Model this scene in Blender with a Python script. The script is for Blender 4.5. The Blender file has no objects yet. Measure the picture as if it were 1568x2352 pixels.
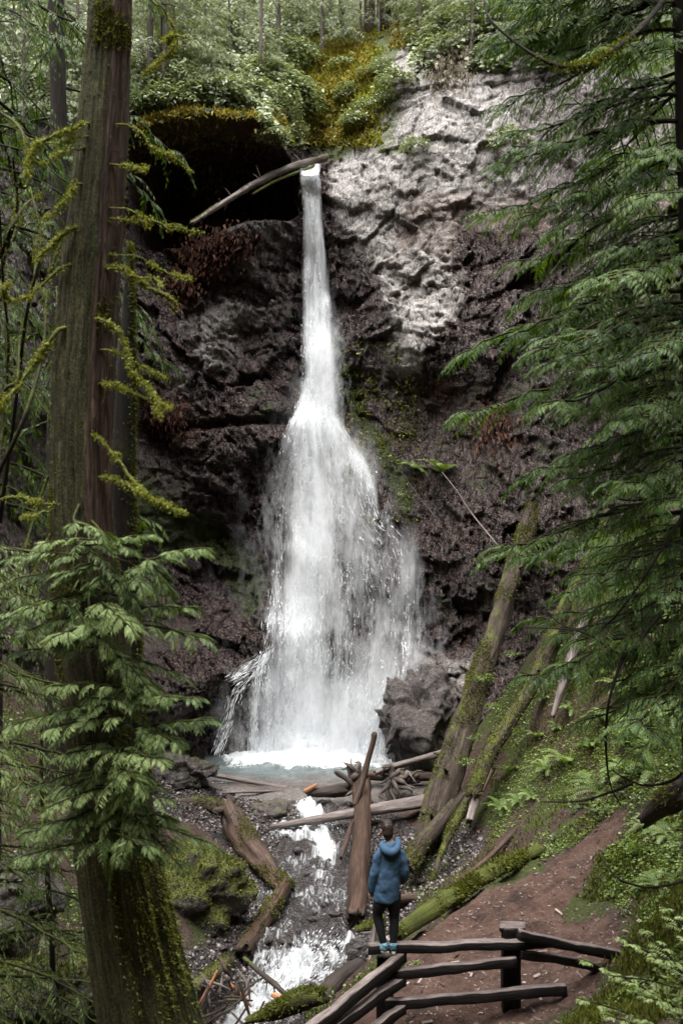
# ---------------------------------------------------------------- helpers
import bpy, math, random
import numpy as np
random.seed(5)
rng = np.random.default_rng(11)
F = 2287.0
def W(px, py, Y):
    """a point seen at (px, py) on a 1568 x 2352 view of the place, Y metres in front of the tripod"""
    return np.array([(px - 784.0) / F * Y, Y, (1176.0 - py) / F * Y])
def A(*a): return np.array(a, float)
def nrm(v):
    v = np.asarray(v, float); return v / (np.linalg.norm(v, axis=-1, keepdims=True) + 1e-12)
def sstep(a, b, x):
    t = np.clip((x - a) / (b - a), 0, 1); return t * t * (3 - 2 * t)

def _h(ix, iy, iz, seed):
    h = (ix * 374761393 + iy * 668265263 + iz * 2147483647 + seed * 974711) & 0xFFFFFFFF
    h = ((h ^ (h >> 13)) * 1274126177) & 0xFFFFFFFF
    h = ((h ^ (h >> 15)) * 2246822519) & 0xFFFFFFFF
    return (h ^ (h >> 16)) / 4294967295.0
def vnoise(p, seed=0):
    p = np.asarray(p, float); i = np.floor(p).astype(np.int64); f = p - i
    u = f * f * f * (f * (f * 6 - 15) + 10); r = 0
    for dx in (0, 1):
        wx = u[..., 0] if dx else 1 - u[..., 0]
        for dy in (0, 1):
            wy = u[..., 1] if dy else 1 - u[..., 1]
            for dz in (0, 1):
                wz = u[..., 2] if dz else 1 - u[..., 2]
                r = r + wx * wy * wz * _h(i[..., 0] + dx, i[..., 1] + dy, i[..., 2] + dz, seed)
    return r * 2 - 1
def fbm(p, octv=4, seed=0, gain=.5, lac=2.03):
    a = 1.0; s = 0; t = 0; p = np.asarray(p, float)
    for o in range(octv):
        s = s + a * vnoise(p + o * 17.3, seed + o * 7); t += a; a *= gain; p = p * lac
    return s / t * 1.6
def ridged(p, octv=4, seed=0, gain=.5, lac=2.03):
    a = 1.0; s = 0; t = 0; p = np.asarray(p, float)
    for o in range(octv):
        s = s + a * (1 - 2.2 * np.abs(vnoise(p + o * 11.7, seed + o * 5))); t += a; a *= gain; p = p * lac
    return s / t
def cell(p, seed=0):
    p = np.asarray(p, float); i = np.floor(p).astype(np.int64)
    f1 = np.full(p.shape[:-1], 9.); f2 = f1.copy(); cid = f1 * 0
    for dx in (-1, 0, 1):
        for dy in (-1, 0, 1):
            for dz in (-1, 0, 1):
                a, b, c = i[..., 0] + dx, i[..., 1] + dy, i[..., 2] + dz
                r = _h(a, b, c, seed)
                d = np.sqrt((a + r - p[..., 0]) ** 2 + (b + _h(a, b, c, seed + 1) - p[..., 1]) ** 2 + (c + _h(a, b, c, seed + 2) - p[..., 2]) ** 2)
                m = d < f1
                f2 = np.where(m, f1, np.minimum(f2, d)); cid = np.where(m, r, cid); f1 = np.where(m, d, f1)
    return f1, f2, cid
def facets(p, seed=0):
    """piecewise-plane heights: every cell its own level and tilt, as broken rock has"""
    p = np.asarray(p, float); i = np.floor(p).astype(np.int64); f1 = np.full(p.shape[:-1], 9.); f2 = f1.copy(); h = f1 * 0
    for dx in (-1, 0, 1):
        for dy in (-1, 0, 1):
            for dz in (-1, 0, 1):
                a, b, c = i[..., 0] + dx, i[..., 1] + dy, i[..., 2] + dz
                ra, rb, rc = _h(a, b, c, seed), _h(a, b, c, seed + 1), _h(a, b, c, seed + 2); ux, uy, uz = a + ra - p[..., 0], b + rb - p[..., 1], c + rc - p[..., 2]
                d = np.sqrt(ux * ux + uy * uy + uz * uz); m = d < f1
                lv = _h(a, b, c, seed + 3) - .5 + (_h(a, b, c, seed + 4) - .5) * 1.3 * ux + (_h(a, b, c, seed + 5) - .5) * 1.3 * uy + (_h(a, b, c, seed + 6) - .25) * 1.3 * uz
                f2 = np.where(m, f1, np.minimum(f2, d)); h = np.where(m, lv, h); f1 = np.where(m, d, f1)
    return h, f2 - f1
def P3(x, y, z): return np.stack(np.broadcast_arrays(np.asarray(x, float), y, z), -1)

def rbf(pts, vals, smooth=0.02):
    """linear radial interpolation of scattered heights"""
    pts = np.asarray(pts, float); vals = np.asarray(vals, float); n = len(pts)
    d = np.linalg.norm(pts[:, None] - pts[None], axis=-1)
    M = np.zeros((n + 3, n + 3)); M[:n, :n] = -d - np.eye(n) * smooth
    M[:n, n] = M[n, :n] = 1; M[:n, n + 1:] = pts; M[n + 1:, :n] = pts.T
    c = np.linalg.solve(M, np.concatenate([vals, np.zeros(3)]))
    def f(x, y):
        x, y = np.broadcast_arrays(np.asarray(x, float), np.asarray(y, float)); out = c[n] + c[n + 1] * x + c[n + 2] * y
        for k in range(n): out = out - c[k] * np.sqrt((x - pts[k, 0]) ** 2 + (y - pts[k, 1]) ** 2 + .15)
        return out
    return f

COL = bpy.context.scene.collection
def wloc(o):
    v = np.zeros(3)
    while o is not None: v = v + np.array(o.location); o = o.parent
    return v
tube_last = [None, None]
class MB:
    """collects vertices and faces and links them as ONE mesh object"""
    def __init__(s): s.V = []; s.Q = []; s.T = []; s.t = []; s.c = []; s.n = 0
    def add(s, v, q=None, t=None, tint=.5, tc=None):
        if tc is None and tube_last[0] is v: tc = tube_last[1]
        v = np.asarray(v, float).reshape(-1, 3); s.c.append(tc)
        if q is not None and len(q): s.Q.append(np.asarray(q, np.int64) + s.n)
        if t is not None and len(t): s.T.append(np.asarray(t, np.int64) + s.n)
        s.V.append(v); s.t.append(np.broadcast_to(np.asarray(tint, float), (len(v),)).copy()); s.n += len(v); return s
    def build(s, name, mat, parent=None, origin=None, smooth=True, cols=None):
        V = np.concatenate(s.V)
        if parent is not None: org = wloc(parent)
        else: org = np.zeros(3) if origin is None else np.asarray(origin, float)
        o = mesh_obj(name, V - org, s.Q, s.T, np.concatenate(s.t), mat, smooth, cols)
        if any(c is not None for c in s.c):
            tc = np.concatenate([v if c is None else c for v, c in zip(s.V, s.c)])
            a = o.data.attributes.new('tc', 'FLOAT_VECTOR', 'POINT'); a.data.foreach_set('vector', np.asarray(tc, np.float32).ravel())
        if parent is not None: o.parent = parent
        else: o.location = org
        return o
def mesh_obj(name, V, Q, T, tint, mat, smooth=True, cols=None):
    q = np.concatenate(Q) if len(Q) else np.zeros((0, 4), np.int64)
    t = np.concatenate(T) if len(T) else np.zeros((0, 3), np.int64)
    me = bpy.data.meshes.new(name)
    me.vertices.add(len(V)); me.vertices.foreach_set('co', np.ascontiguousarray(V, np.float32).ravel())
    li = np.concatenate([q.ravel(), t.ravel()]).astype(np.int32)
    me.loops.add(len(li)); me.loops.foreach_set('vertex_index', li)
    ls = np.concatenate([np.arange(len(q)) * 4, len(q) * 4 + np.arange(len(t)) * 3]).astype(np.int32)
    me.polygons.add(len(ls)); me.polygons.foreach_set('loop_start', ls)
    me.polygons.foreach_set('use_smooth', np.full(len(ls), bool(smooth)))
    me.update(calc_edges=True)
    a = me.attributes.new('tint', 'FLOAT', 'POINT'); a.data.foreach_set('value', np.asarray(tint, np.float32))
    if cols is not None:
        c = np.ones((len(V), 4), np.float32); c[:, :3] = cols
        a = me.attributes.new('zone', 'FLOAT_COLOR', 'POINT'); a.data.foreach_set('color', c.ravel())
    me.materials.append(mat)
    o = bpy.data.objects.new(name, me); COL.objects.link(o); return o
def tag(o, label=None, cat=None, group=None, kind=None):
    if label: o['label'] = label
    if cat: o['category'] = cat
    if group: o['group'] = group
    if kind: o['kind'] = kind
    return o
def empty(name, loc, label=None, cat=None, group=None):
    o = bpy.data.objects.new(name, None); COL.objects.link(o); o.location = [float(v) for v in loc]
    o.empty_display_size = .3
    return tag(o, label, cat, group)
def copy_tree(o, parent=None, kids=None):
    c = o.copy(); COL.objects.link(c); c.parent = parent
    for ch in list(o.children): copy_tree(ch, c)
    return c

def grid_q(nu, nv, wrap=False):
    """quads of a grid stored row by row, nu columns"""
    i, j = np.meshgrid(np.arange(nu if wrap else nu - 1), np.arange(nv - 1)); i = i.ravel(); j = j.ravel(); k = (i + 1) % nu
    return np.stack([j * nu + i, j * nu + k, (j + 1) * nu + k, (j + 1) * nu + i], 1)
def spline(pts, n):
    p = np.asarray(pts, float); m = len(p)
    if m < 3:
        u = np.linspace(0, 1, n)[:, None]; return p[0] * (1 - u) + p[-1] * u
    e = np.vstack([2 * p[0] - p[1], p, 2 * p[-1] - p[-2]]); s = np.linspace(0, m - 1 - 1e-9, n); i = s.astype(int); t = (s - i)[:, None]
    a, b, c, d = e[i], e[i + 1], e[i + 2], e[i + 3]
    return .5 * (2 * b + (c - a) * t + (2 * a - 5 * b + 4 * c - d) * t ** 2 + (3 * b - a - 3 * c + d) * t ** 3)
def interp(vals, n):
    return np.interp(np.linspace(0, 1, n), np.linspace(0, 1, len(vals)), vals)
def frames(p):
    t = nrm(np.gradient(p, axis=0)); u = np.zeros_like(p)
    a = np.array([0, 0, 1.]) if abs(t[0][2]) < .9 else np.array([0, 1., 0])
    v = nrm(np.cross(t[0], a))
    for k in range(len(p)):
        v = nrm(v - t[k] * np.dot(v, t[k])); u[k] = v
    return t, u, np.cross(t, u)
def tube(pts, rad, seg=10, n=None, rough=0., freq=3., seed=0, flute=None, cap=True, stretch=1.0):
    """tapered tube with a noisy surface: returns vertices, quads, cap triangles"""
    n = n or max(4, len(pts) * 4)
    p = spline(pts, n); r = interp(np.atleast_1d(rad), n) if np.ndim(rad) else np.full(n, float(rad))
    t, u, v = frames(p); th = np.linspace(0, 2 * np.pi, seg, endpoint=False)
    d = u[:, None] * np.cos(th)[None, :, None] + v[:, None] * np.sin(th)[None, :, None]
    rr = np.repeat(r[:, None], seg, 1)
    L = np.concatenate([[0], np.cumsum(np.linalg.norm(np.diff(p, axis=0), axis=1))])
    tc = P3(np.cos(th)[None] * r[:, None], np.sin(th)[None] * r[:, None], np.repeat(L[:, None], seg, 1)).reshape(-1, 3) + A(seed * 1.7, seed * .9, seed * 2.3)
    if rough:
        q = P3(np.cos(th)[None] * r[:, None] * freq, np.sin(th)[None] * r[:, None] * freq, np.repeat((L * freq / stretch)[:, None], seg, 1))
        rr = rr * (1 + rough * fbm(q + seed * 3.7, 4, seed))
    if flute is not None: rr = rr * flute(np.linspace(0, 1, n)[:, None], th[None])
    V = (p[:, None] + d * rr[..., None]).reshape(-1, 3)
    q = grid_q(seg, n, True); tr = np.zeros((0, 3), int)
    if cap:
        V = np.vstack([V, p[0] - t[0] * r[0] * .1, p[-1] + t[-1] * r[-1] * .15]); a = np.arange(seg); b = (a + 1) % seg; N = seg * n
        tr = np.vstack([np.stack([b, a, np.full(seg, N)], 1), np.stack([a + (n - 1) * seg, b + (n - 1) * seg, np.full(seg, N + 1)], 1)])
        tc = np.vstack([tc, p[:1] * 3, p[-1:] * 3])
    tube_last[0] = V; tube_last[1] = tc
    return V, q, tr
def inst(pv, M, L):
    """copies of prototype vertices pv under N rotations/scales M (N,3,3) and places L (N,3)"""
    return (np.einsum('nij,vj->nvi', M, pv) + L[:, None]).reshape(-1, 3)
def inst_f(f, N, nv):
    return (f[None] + (np.arange(N) * nv)[:, None, None]).reshape(-1, f.shape[1])
def basis(d, n, s):
    """matrices whose columns are axis d, side, normal n, scaled by s"""
    d = nrm(d); w = nrm(np.cross(n, d)); m = np.cross(d, w)
    return np.stack([d, w, m], -1) * np.asarray(s, float).reshape(-1, 1, 1)

# ---------------------------------------------------------------- materials
class N:
    def __init__(s, name):
        s.m = bpy.data.materials.new(name); s.m.use_nodes = True; s.t = s.m.node_tree; s.t.nodes.clear()
        s.out = s.t.nodes.new('ShaderNodeOutputMaterial')
    def n(s, typ, **kw):
        o = s.t.nodes.new('ShaderNode' + typ)
        for k, v in kw.items():
            if k in o.inputs.keys() if not k.startswith('_') else False: s.put(o.inputs[k], v)
            elif k.startswith('_'): s.put(o.inputs[int(k[1:])], v)
            else: setattr(o, k, v)
        return o
    def put(s, sock, v):
        if hasattr(v, 'links') or hasattr(v, 'is_linked'): s.t.links.new(v, sock)
        elif isinstance(v, (tuple, list)) and sock.type == 'RGBA' and len(v) == 3: sock.default_value = (*v, 1)
        else: sock.default_value = v
    def pos(s, scale=(1, 1, 1), rot=(0, 0, 0)):
        g = s.n('NewGeometry'); m = s.n('Mapping'); s.put(m.inputs['Vector'], g.outputs['Position']); m.inputs['Scale'].default_value = scale; m.inputs['Rotation'].default_value = rot
        return m.outputs[0]
    def noise(s, vec, scale, detail=4, rough=.6, dist=0):
        o = s.n('TexNoise'); s.put(o.inputs['Vector'], vec); o.inputs['Scale'].default_value = scale; o.inputs['Detail'].default_value = detail; o.inputs['Roughness'].default_value = rough; o.inputs['Distortion'].default_value = dist
        return o.outputs['Fac']
    def voro(s, vec, scale, feature='F1', out='Distance'):
        o = s.n('TexVoronoi', feature=feature); s.put(o.inputs['Vector'], vec); o.inputs['Scale'].default_value = scale
        return o.outputs[out]
    def ramp(s, fac, *stops):
        o = s.n('ValToRGB'); s.put(o.inputs[0], fac); e = o.color_ramp.elements
        while len(e) < len(stops): e.new(.5)
        for k, (p, c) in enumerate(stops):
            e[k].position = p; e[k].color = (*c, 1) if isinstance(c, tuple) else (c, c, c, 1)
        return o.outputs[0]
    def mix(s, f, a, b):
        o = s.n('Mix', data_type='RGBA'); s.put(o.inputs[0], f); s.put(o.inputs[6], a); s.put(o.inputs[7], b); return o.outputs[2]
    def math(s, op, a, b=0., clamp=False):
        o = s.n('Math', operation=op, use_clamp=clamp); s.put(o.inputs[0], a); s.put(o.inputs[1], b); return o.outputs[0]
    def attr(s, name, out='Fac'):
        o = s.n('Attribute', attribute_name=name); return o.outputs[out]
    def zone(s):
        o = s.n('Attribute', attribute_name='zone'); q = s.n('SeparateColor'); s.put(q.inputs[0], o.outputs['Color']); return q.outputs
    def bump(s, h, strength=.5, dist=.05):
        o = s.n('Bump'); s.put(o.inputs['Height'], h); o.inputs['Strength'].default_value = strength; o.inputs['Distance'].default_value = dist
        return o.outputs[0]
    def bsdf(s, col, rough=.7, spec=.4, normal=None):
        o = s.n('BsdfPrincipled'); s.put(o.inputs['Base Color'], col); s.put(o.inputs['Roughness'], rough); s.put(o.inputs['Specular IOR Level'], spec)
        if normal is not None: s.put(o.inputs['Normal'], normal)
        return o.outputs[0]
    def done(s, sh): s.t.links.new(sh, s.out.inputs['Surface']); return s.m

def leaf_mat(name, dark, mid, pale, rough=.45, spec=.5, trans=.35, tcol=None):
    k = N(name); t = k.attr('tint'); p = k.pos()
    f = k.math('ADD', k.math('MULTIPLY', k.noise(p, .9, 3), .5), k.math('MULTIPLY', t, .75))
    col = k.ramp(f, (.2, dark), (.55, mid), (.95, pale))
    b = k.bsdf(col, rough, spec)
    tr = k.n('BsdfTranslucent'); h = k.n('HueSaturation'); k.put(h.inputs['Color'], col); h.inputs['Hue'].default_value = .485; h.inputs['Saturation'].default_value = 1.25; h.inputs['Value'].default_value = 1.5
    k.put(tr.inputs[0], h.outputs[0])
    mx = k.n('MixShader'); mx.inputs[0].default_value = trans; k.put(mx.inputs[1], b); k.put(mx.inputs[2], tr.outputs[0])
    return k.done(mx.outputs[0])
def bark_mat(name, c0, c1, c2, moss=(.05, .075, .012), amount=.5, stretch=8, up=True, scale=1., rough=.85, bump=.8):
    """furrowed bark or weathered wood along the tube, moss where tint and noise say so"""
    k = N(name); q = k.pos(); tc = k.n('Attribute', attribute_name='tc').outputs['Vector']; mp = k.n('Mapping'); k.put(mp.inputs[0], tc); mp.inputs['Scale'].default_value = (scale * 2.2, scale * 2.2, scale * 2.2 / stretch); p = mp.outputs[0]
    n1 = k.noise(p, 9, 7, .75, .3); n2 = k.noise(p, 2.5, 4, .6); n3 = k.noise(q, 2.2, 6, .7); n4 = k.noise(q, 45, 3, .6)
    col = k.ramp(n1, (.3, c0), (.52, c1), (.72, c2))
    col = k.mix(k.ramp(n2, (.35, 0.), (.7, .65)), col, c0)
    g = k.n('NewGeometry'); sx = k.n('SeparateXYZ'); k.put(sx.inputs[0], g.outputs['Normal'])
    t = k.attr('tint')
    f = k.math('ADD', k.math('MULTIPLY', t, 1.), k.math('SUBTRACT', n3, .5 + (1 - amount) * .55))
    if up: f = k.math('ADD', f, k.math('MULTIPLY', sx.outputs[2], .22))
    mf = k.ramp(f, (.12, 0.), (.3, 1.))
    mcol = k.ramp(k.math('ADD', k.math('MULTIPLY', n4, .6), k.math('MULTIPLY', n3, .5)), (.35, tuple(v * .45 for v in moss)), (.55, moss), (.75, tuple(v * 1.8 for v in moss)))
    col = k.mix(mf, col, mcol)
    hgt = k.math('ADD', k.math('MULTIPLY', n1, 1.0), k.math('MULTIPLY', k.math('MULTIPLY', n4, mf), .6))
    return k.done(k.bsdf(col, k.ramp(mf, (0., rough), (1., .95)), .3, k.bump(hgt, bump, .045)))
# ---------------------------------------------------------------- camera, sky, sun
cam = bpy.data.cameras.new('camera'); cam_o = bpy.data.objects.new('camera', cam); COL.objects.link(cam_o)
cam_o.rotation_euler = (math.radians(90), 0, 0); cam.sensor_fit = 'VERTICAL'; cam.sensor_height = 36; cam.lens = 35.0 * 2287 / 2286.7
cam.clip_start = .1; cam.clip_end = 2000
cam.dof.use_dof = True; cam.dof.focus_distance = 27; cam.dof.aperture_fstop = 2.4
SC = bpy.context.scene; SC.camera = cam_o
SC.view_settings.view_transform = 'Standard'; SC.view_settings.look = 'None'; SC.view_settings.gamma = 1; SC.view_settings.exposure = EXPOSURE = 2.65
SC.render.engine = 'CYCLES'; SC.cycles.max_bounces = 6; SC.cycles.diffuse_bounces = 3; SC.cycles.glossy_bounces = 2; SC.cycles.transmission_bounces = 4; SC.cycles.transparent_max_bounces = 24
SC.cycles.use_denoising = True; SC.cycles.caustics_reflective = False; SC.cycles.caustics_refractive = False
SUN_EL, SUN_AZ = math.radians(74), math.radians(215)     # high, behind the left shoulder; azimuth clockwise from +Y
world = bpy.data.worlds.new('World'); SC.world = world; world.use_nodes = True; wt = world.node_tree; wt.nodes.clear()
wo = wt.nodes.new('ShaderNodeOutputWorld'); bg = wt.nodes.new('ShaderNodeBackground'); sk = wt.nodes.new('ShaderNodeTexSky'); hs = wt.nodes.new('ShaderNodeHueSaturation')
sk.sky_type = 'NISHITA'; sk.sun_disc = False; sk.sun_elevation = SUN_EL; sk.sun_rotation = SUN_AZ; sk.air_density = 1.0; sk.dust_density = 1.5; sk.ozone_density = 1.0
hs.inputs['Saturation'].default_value = .18; bg.inputs['Strength'].default_value = .135
wt.links.new(sk.outputs[0], hs.inputs['Color']); wt.links.new(hs.outputs[0], bg.inputs[0]); wt.links.new(bg.outputs[0], wo.inputs[0])
sun = bpy.data.lights.new('sun', 'SUN'); sun.energy = 1.3; sun.angle = math.radians(48); sun.color = (1, .96, .9); sun_o = bpy.data.objects.new('sun', sun); COL.objects.link(sun_o)
sun_o.rotation_euler = (math.pi / 2 - SUN_EL, 0, -SUN_AZ + math.pi); sun_o.location = (-10, -20, 40)

# ---------------------------------------------------------------- ground
G = [  # (px, py, distance) of the surface, read off the view
 (1200, 2320, 13), (1000, 2330, 13), (1250, 2352, 12.4), (1300, 2300, 12.6), (1400, 2290, 12.3), (1100, 2180, 15), (1000, 2200, 14.8), (1050, 2110, 16.2), (1200, 2060, 16.8), (1330, 1950, 18.0), (1410, 1905, 18.6),
 (1250, 2130, 15.4), (960, 2140, 16.0), (1100, 2055, 17.2), (1230, 1980, 18.6), (900, 2230, 14.6), (930, 2300, 13.6), (1380, 2060, 16.0), (1430, 2190, 13.6), (1450, 2080, 15), (1540, 2000, 14.5), (1540, 2250, 11.5), (1560, 2100, 13),
 (1000, 2040, 24.3), (900, 2060, 24.2), (1080, 1900, 26.2), (1000, 1900, 27.6), (1000, 1830, 30), (1010, 1780, 31.5), (950, 1950, 26.3), (1080, 1980, 24.6), (870, 2120, 23.0), (900, 1850, 29.4), (1100, 1960, 23.5),
 (1150, 1900, 24), (1200, 1800, 25), (1300, 1700, 25.5), (1300, 1850, 21.5), (1400, 1750, 22.5), (1500, 1800, 18.5), (1540, 1500, 22), (1400, 1500, 25.5), (1250, 1500, 28.5), (1500, 1250, 25), (1150, 1600, 31), (1100, 1720, 30), (1160, 1980, 20.6), (1200, 1900, 22),
 (1350, 1300, 28), (1480, 1650, 21), (1240, 1620, 28.4),
 (700, 1730, 34.6), (850, 1735, 34.4), (560, 1740, 34.3), (700, 1815, 31.2), (560, 1815, 31.0), (800, 1815, 31), (650, 1850, 29.6),
 (430, 1850, 28.6), (370, 1860, 28), (480, 1800, 30.4), (460, 1980, 24), (600, 1960, 26.2), (560, 2020, 24.6), (520, 2150, 22.2), (380, 2000, 23), (330, 1900, 25.5), (330, 1750, 31), (250, 1650, 29), (250, 1900, 22), (120, 1800, 22),
 (50, 1600, 24), (-150, 1500, 22), (60, 2200, 14.6), (150, 2300, 13.6), (-100, 2100, 14), (250, 2330, 14.5), (380, 2400, 16), (480, 2352, 18.4), (540, 2260, 20.8), (30, 1900, 18.5),
 (720, 2335, 14.7), (640, 2345, 14.9), (600, 2365, 14.7), (760, 2360, 14.2), (800, 2280, 14.9), (840, 2240, 15.2), (780, 2275, 16.6), (680, 2350, 16.2), (840, 2230, 17.5)]
GP = [W(*g) for g in G] + [A(0, 0, -1.7), A(0, 6, -4.5), A(3, 9.5, -6.1), A(1, 10.5, -6.4), A(-1.6, 9, -6.6), A(-4, 9, -6.2), A(-3, 5, -4.4), A(4, 5, -3.6), A(6, 9, -3.5), A(-8, 10, -4), A(-12, 16, -2), A(10, 14, -.5), A(12, 22, 2), A(-14, 26, 1), A(14, 32, 3), A(-1.5, 12, -8), A(-2, 16, -9.8), A(-.8, 15.5, -9.4),
      A(-12, 36, -4), A(0, 38, -8.6), A(10, 38, -2)]
# the stream bed, upstream to downstream: (px, py, distance, half width)
STREAM = [(700, 1815, 31.0, 1.5), (705, 1850, 29.3, 1.0), (715, 1878, 28.5, .9), (735, 1925, 27.3, 1.15), (715, 1990, 25.8, 1.2), (700, 2060, 24.1, 1.25), (705, 2130, 22.6, 1.25), (705, 2170, 21.9, 1.2), (690, 2225, 21.35, 1.15), (650, 2285, 20.6, 1.0), (590, 2345, 19.5, .95), (500, 2420, 17.8, .9), (420, 2560, 15.5, .9), (300, 2800, 12.8, .9)]
SP = np.array([W(*s[:3]) for s in STREAM]); SW = np.array([s[3] for s in STREAM])
SPs = spline(SP, 120); SWs = np.interp(np.linspace(0, 1, 120), np.linspace(0, 1, len(SW)), SW)
gp = np.array(GP + [p + A(0, 0, -.12) for p in SP])
h_base = rbf(gp[:, :2], gp[:, 2], .03)
POOL_Z = -8.40
def stream_d(x, y):
    """distance to the stream's middle line in half widths, and the water level there"""
    x, y = np.broadcast_arrays(np.asarray(x, float), np.asarray(y, float)); best = np.full(x.shape, 1e9); lev = np.zeros(x.shape); sd = np.zeros(x.shape)
    for k in range(len(SPs)):
        d = np.hypot(x - SPs[k, 0], y - SPs[k, 1]) / SWs[k]; m = d < best
        best = np.where(m, d, best); lev = np.where(m, SPs[k, 2], lev); sd = np.where(m, k / (len(SPs) - 1.), sd)
    return best, lev, sd
def pool_d(x, y):
    return np.sqrt(((x + 1.35) / 3.75) ** 2 + ((y - 33.3) / 2.75) ** 2)
def h_ground(x, y, detail=True):
    x, y = np.broadcast_arrays(np.asarray(x, float), np.asarray(y, float))
    near = h_base(x, y)
    d, lev, _ = stream_d(x, y)
    near = near + (np.minimum(near, lev - .22 + .12 * d ** 2) - near) * sstep(1.5, .8, d)
    pd = pool_d(x, y); near = near + (POOL_Z - .9 + .85 * np.clip(pd, 0, 1.3) ** 3 - near) * sstep(1.2, .8, pd)
    r = np.maximum.reduce([-x - 11, x - 11, -y - 1, y - 36, x * 0]); far = np.minimum(2.0 + r * np.where(y < -1, 2.2, 1.3), 75 + r * 0) + 3 * fbm(P3(x * .02, y * .02, 0), 3, 5)  # steep unseen rise behind and beside the viewpoint, shaped to block low sky light
    far = np.where(y > 36, -12 + 0 * x, far)
    hh = near + (far - near) * sstep(0, 9, r)
    if detail:
        q = P3(x, y, 0); k = sstep(6, 0, r)
        hh = hh + k * (.16 * fbm(q * .9, 4, 3) + .06 * fbm(q * 5, 3, 9) + .02 * fbm(q * 14, 2, 10)) * np.clip(.35 + .65 * sstep(.9, 1.6, d), 0, 1)
    return hh
def trail_d(x, y):
    """0 on the trodden trail, growing off it"""
    pts = spline([A(-1.2, 11.6), A(1.2, 13.2), A(2.6, 14.8), W(1080, 2150, 15.6)[:2], W(1190, 2085, 16.6)[:2], W(1290, 2005, 17.5)[:2], W(1350, 1950, 18.1)[:2], W(1385, 1922, 18.5)[:2]], 60)
    w = np.interp(np.linspace(0, 1, 60), [0, .25, .5, .7, .85, 1], [1.3, 1.6, 1.05, .68, .55, .35]); best = np.full(np.shape(x), 1e9)
    for k in range(60): best = np.minimum(best, np.hypot(x - pts[k, 0], y - pts[k, 1]) / w[k])
    return best
gx = np.unique(np.concatenate([-np.geomspace(13.5, 420, 40), np.arange(-13, 13.01, .085), np.geomspace(13.5, 420, 40)]))
gy = np.unique(np.concatenate([-np.geomspace(1.5, 420, 40), np.arange(-1, 8, .3), np.arange(8, 36.5, .085), np.geomspace(37, 500, 40)]))
X, Y = np.meshgrid(gx, gy); H = h_ground(X, Y)
sd, slev, sk_ = stream_d(X, Y); td = trail_d(X, Y); pd_ = pool_d(X, Y)
q = P3(X, Y, H)
slope = np.hypot(*np.gradient(h_base(X, Y), gy, gx)) if False else 0
n1 = fbm(q * .55, 4, 21); n2 = fbm(q * 1.7, 4, 31)
gravel = np.clip(sstep(2.7, 1.5, sd + .5 * n1) + sstep(1.7, 1.25, pd_ + .2 * n1), 0, 1)
beach = sstep(1.2, .3, np.hypot((X + 4.4) / 1.9, (Y - 28.4) / 1.2) + .2 * n2) + sstep(1.3, .5, np.hypot((X - 1.9) / 1.6, (Y - 25.2) / 2.2) + .25 * n2)
gravel = np.clip(gravel + beach, 0, 1) * (H < -7.2)
trail = sstep(1.25, .75, td + .25 * n2) * (H > -7.4)
moss = np.clip(sstep(-.25, .35, n1 + .02 + .35 * n2 - .45 * (X < -3.2) * (Y < 26)) * (1 - trail) * (1 - gravel) + sstep(.35, .0, np.abs(td - 1.45)) * .8 * sstep(-.3, .3, n2) * (H > -7.4), 0, 1)
zone = np.stack([gravel, moss, trail], -1).reshape(-1, 3)
k = N('forest_floor'); zc = k.zone(); p = k.pos()
a = k.noise(p, 14, 6, .7); b = k.noise(p, 2.2, 5, .6); c = k.voro(p, 16); v2 = k.voro(p, 16, out='Color'); e = k.noise(p, 60, 3, .6)
soil = k.ramp(a, (.3, (.018, .011, .008)), (.5, (.05, .03, .022)), (.75, (.12, .075, .058)))
dirt = k.ramp(k.math('ADD', k.math('MULTIPLY', a, .45), k.math('MULTIPLY', b, .55)), (.36, (.022, .012, .009)), (.5, (.078, .042, .030)), (.62, (.12, .072, .054)), (.78, (.21, .145, .118)))
hv = k.n('SeparateColor'); k.put(hv.inputs[0], v2)
grav = k.mix(k.ramp(c, (.0, 0.), (.6, .8)), k.ramp(hv.outputs[0], (.1, (.03, .023, .021)), (.6, (.085, .07, .066)), (.95, (.20, .175, .165))), (.008, .006, .006))
mos = k.ramp(k.math('ADD', k.math('MULTIPLY', e, .5), k.math('MULTIPLY', a, .5)), (.32, (.012, .015, .004)), (.52, (.042, .052, .011)), (.75, (.10, .11, .026)))
col = k.mix(k.ramp(k.math('ADD', zc[2], k.math('MULTIPLY', k.math('SUBTRACT', a, .5), .8)), (.35, 0.), (.6, 1.)), soil, dirt)
col = k.mix(k.ramp(k.math('ADD', zc[1], k.math('MULTIPLY', k.math('SUBTRACT', a, .5), 1.4)), (.4, 0.), (.65, 1.)), col, mos)
col = k.mix(k.ramp(k.math('ADD', zc[0], k.math('MULTIPLY', k.math('SUBTRACT', b, .5), .6)), (.4, 0.), (.6, 1.)), col, grav)
ht = k.math('ADD', k.math('MULTIPLY', a, .8), k.math('MULTIPLY', k.math('MULTIPLY', c, zc[0]), -1.2)); ht = k.math('ADD', ht, k.math('MULTIPLY', e, .35))
m_floor = k.done(k.bsdf(col, k.ramp(zc[0], (0., .9), (1., .45)), .35, k.bump(ht, 1., .09)))
ground = MB().add(P3(X, Y, H), grid_q(len(gx), len(gy))).build('ground', m_floor, cols=zone); tag(ground, kind='structure')

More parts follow.
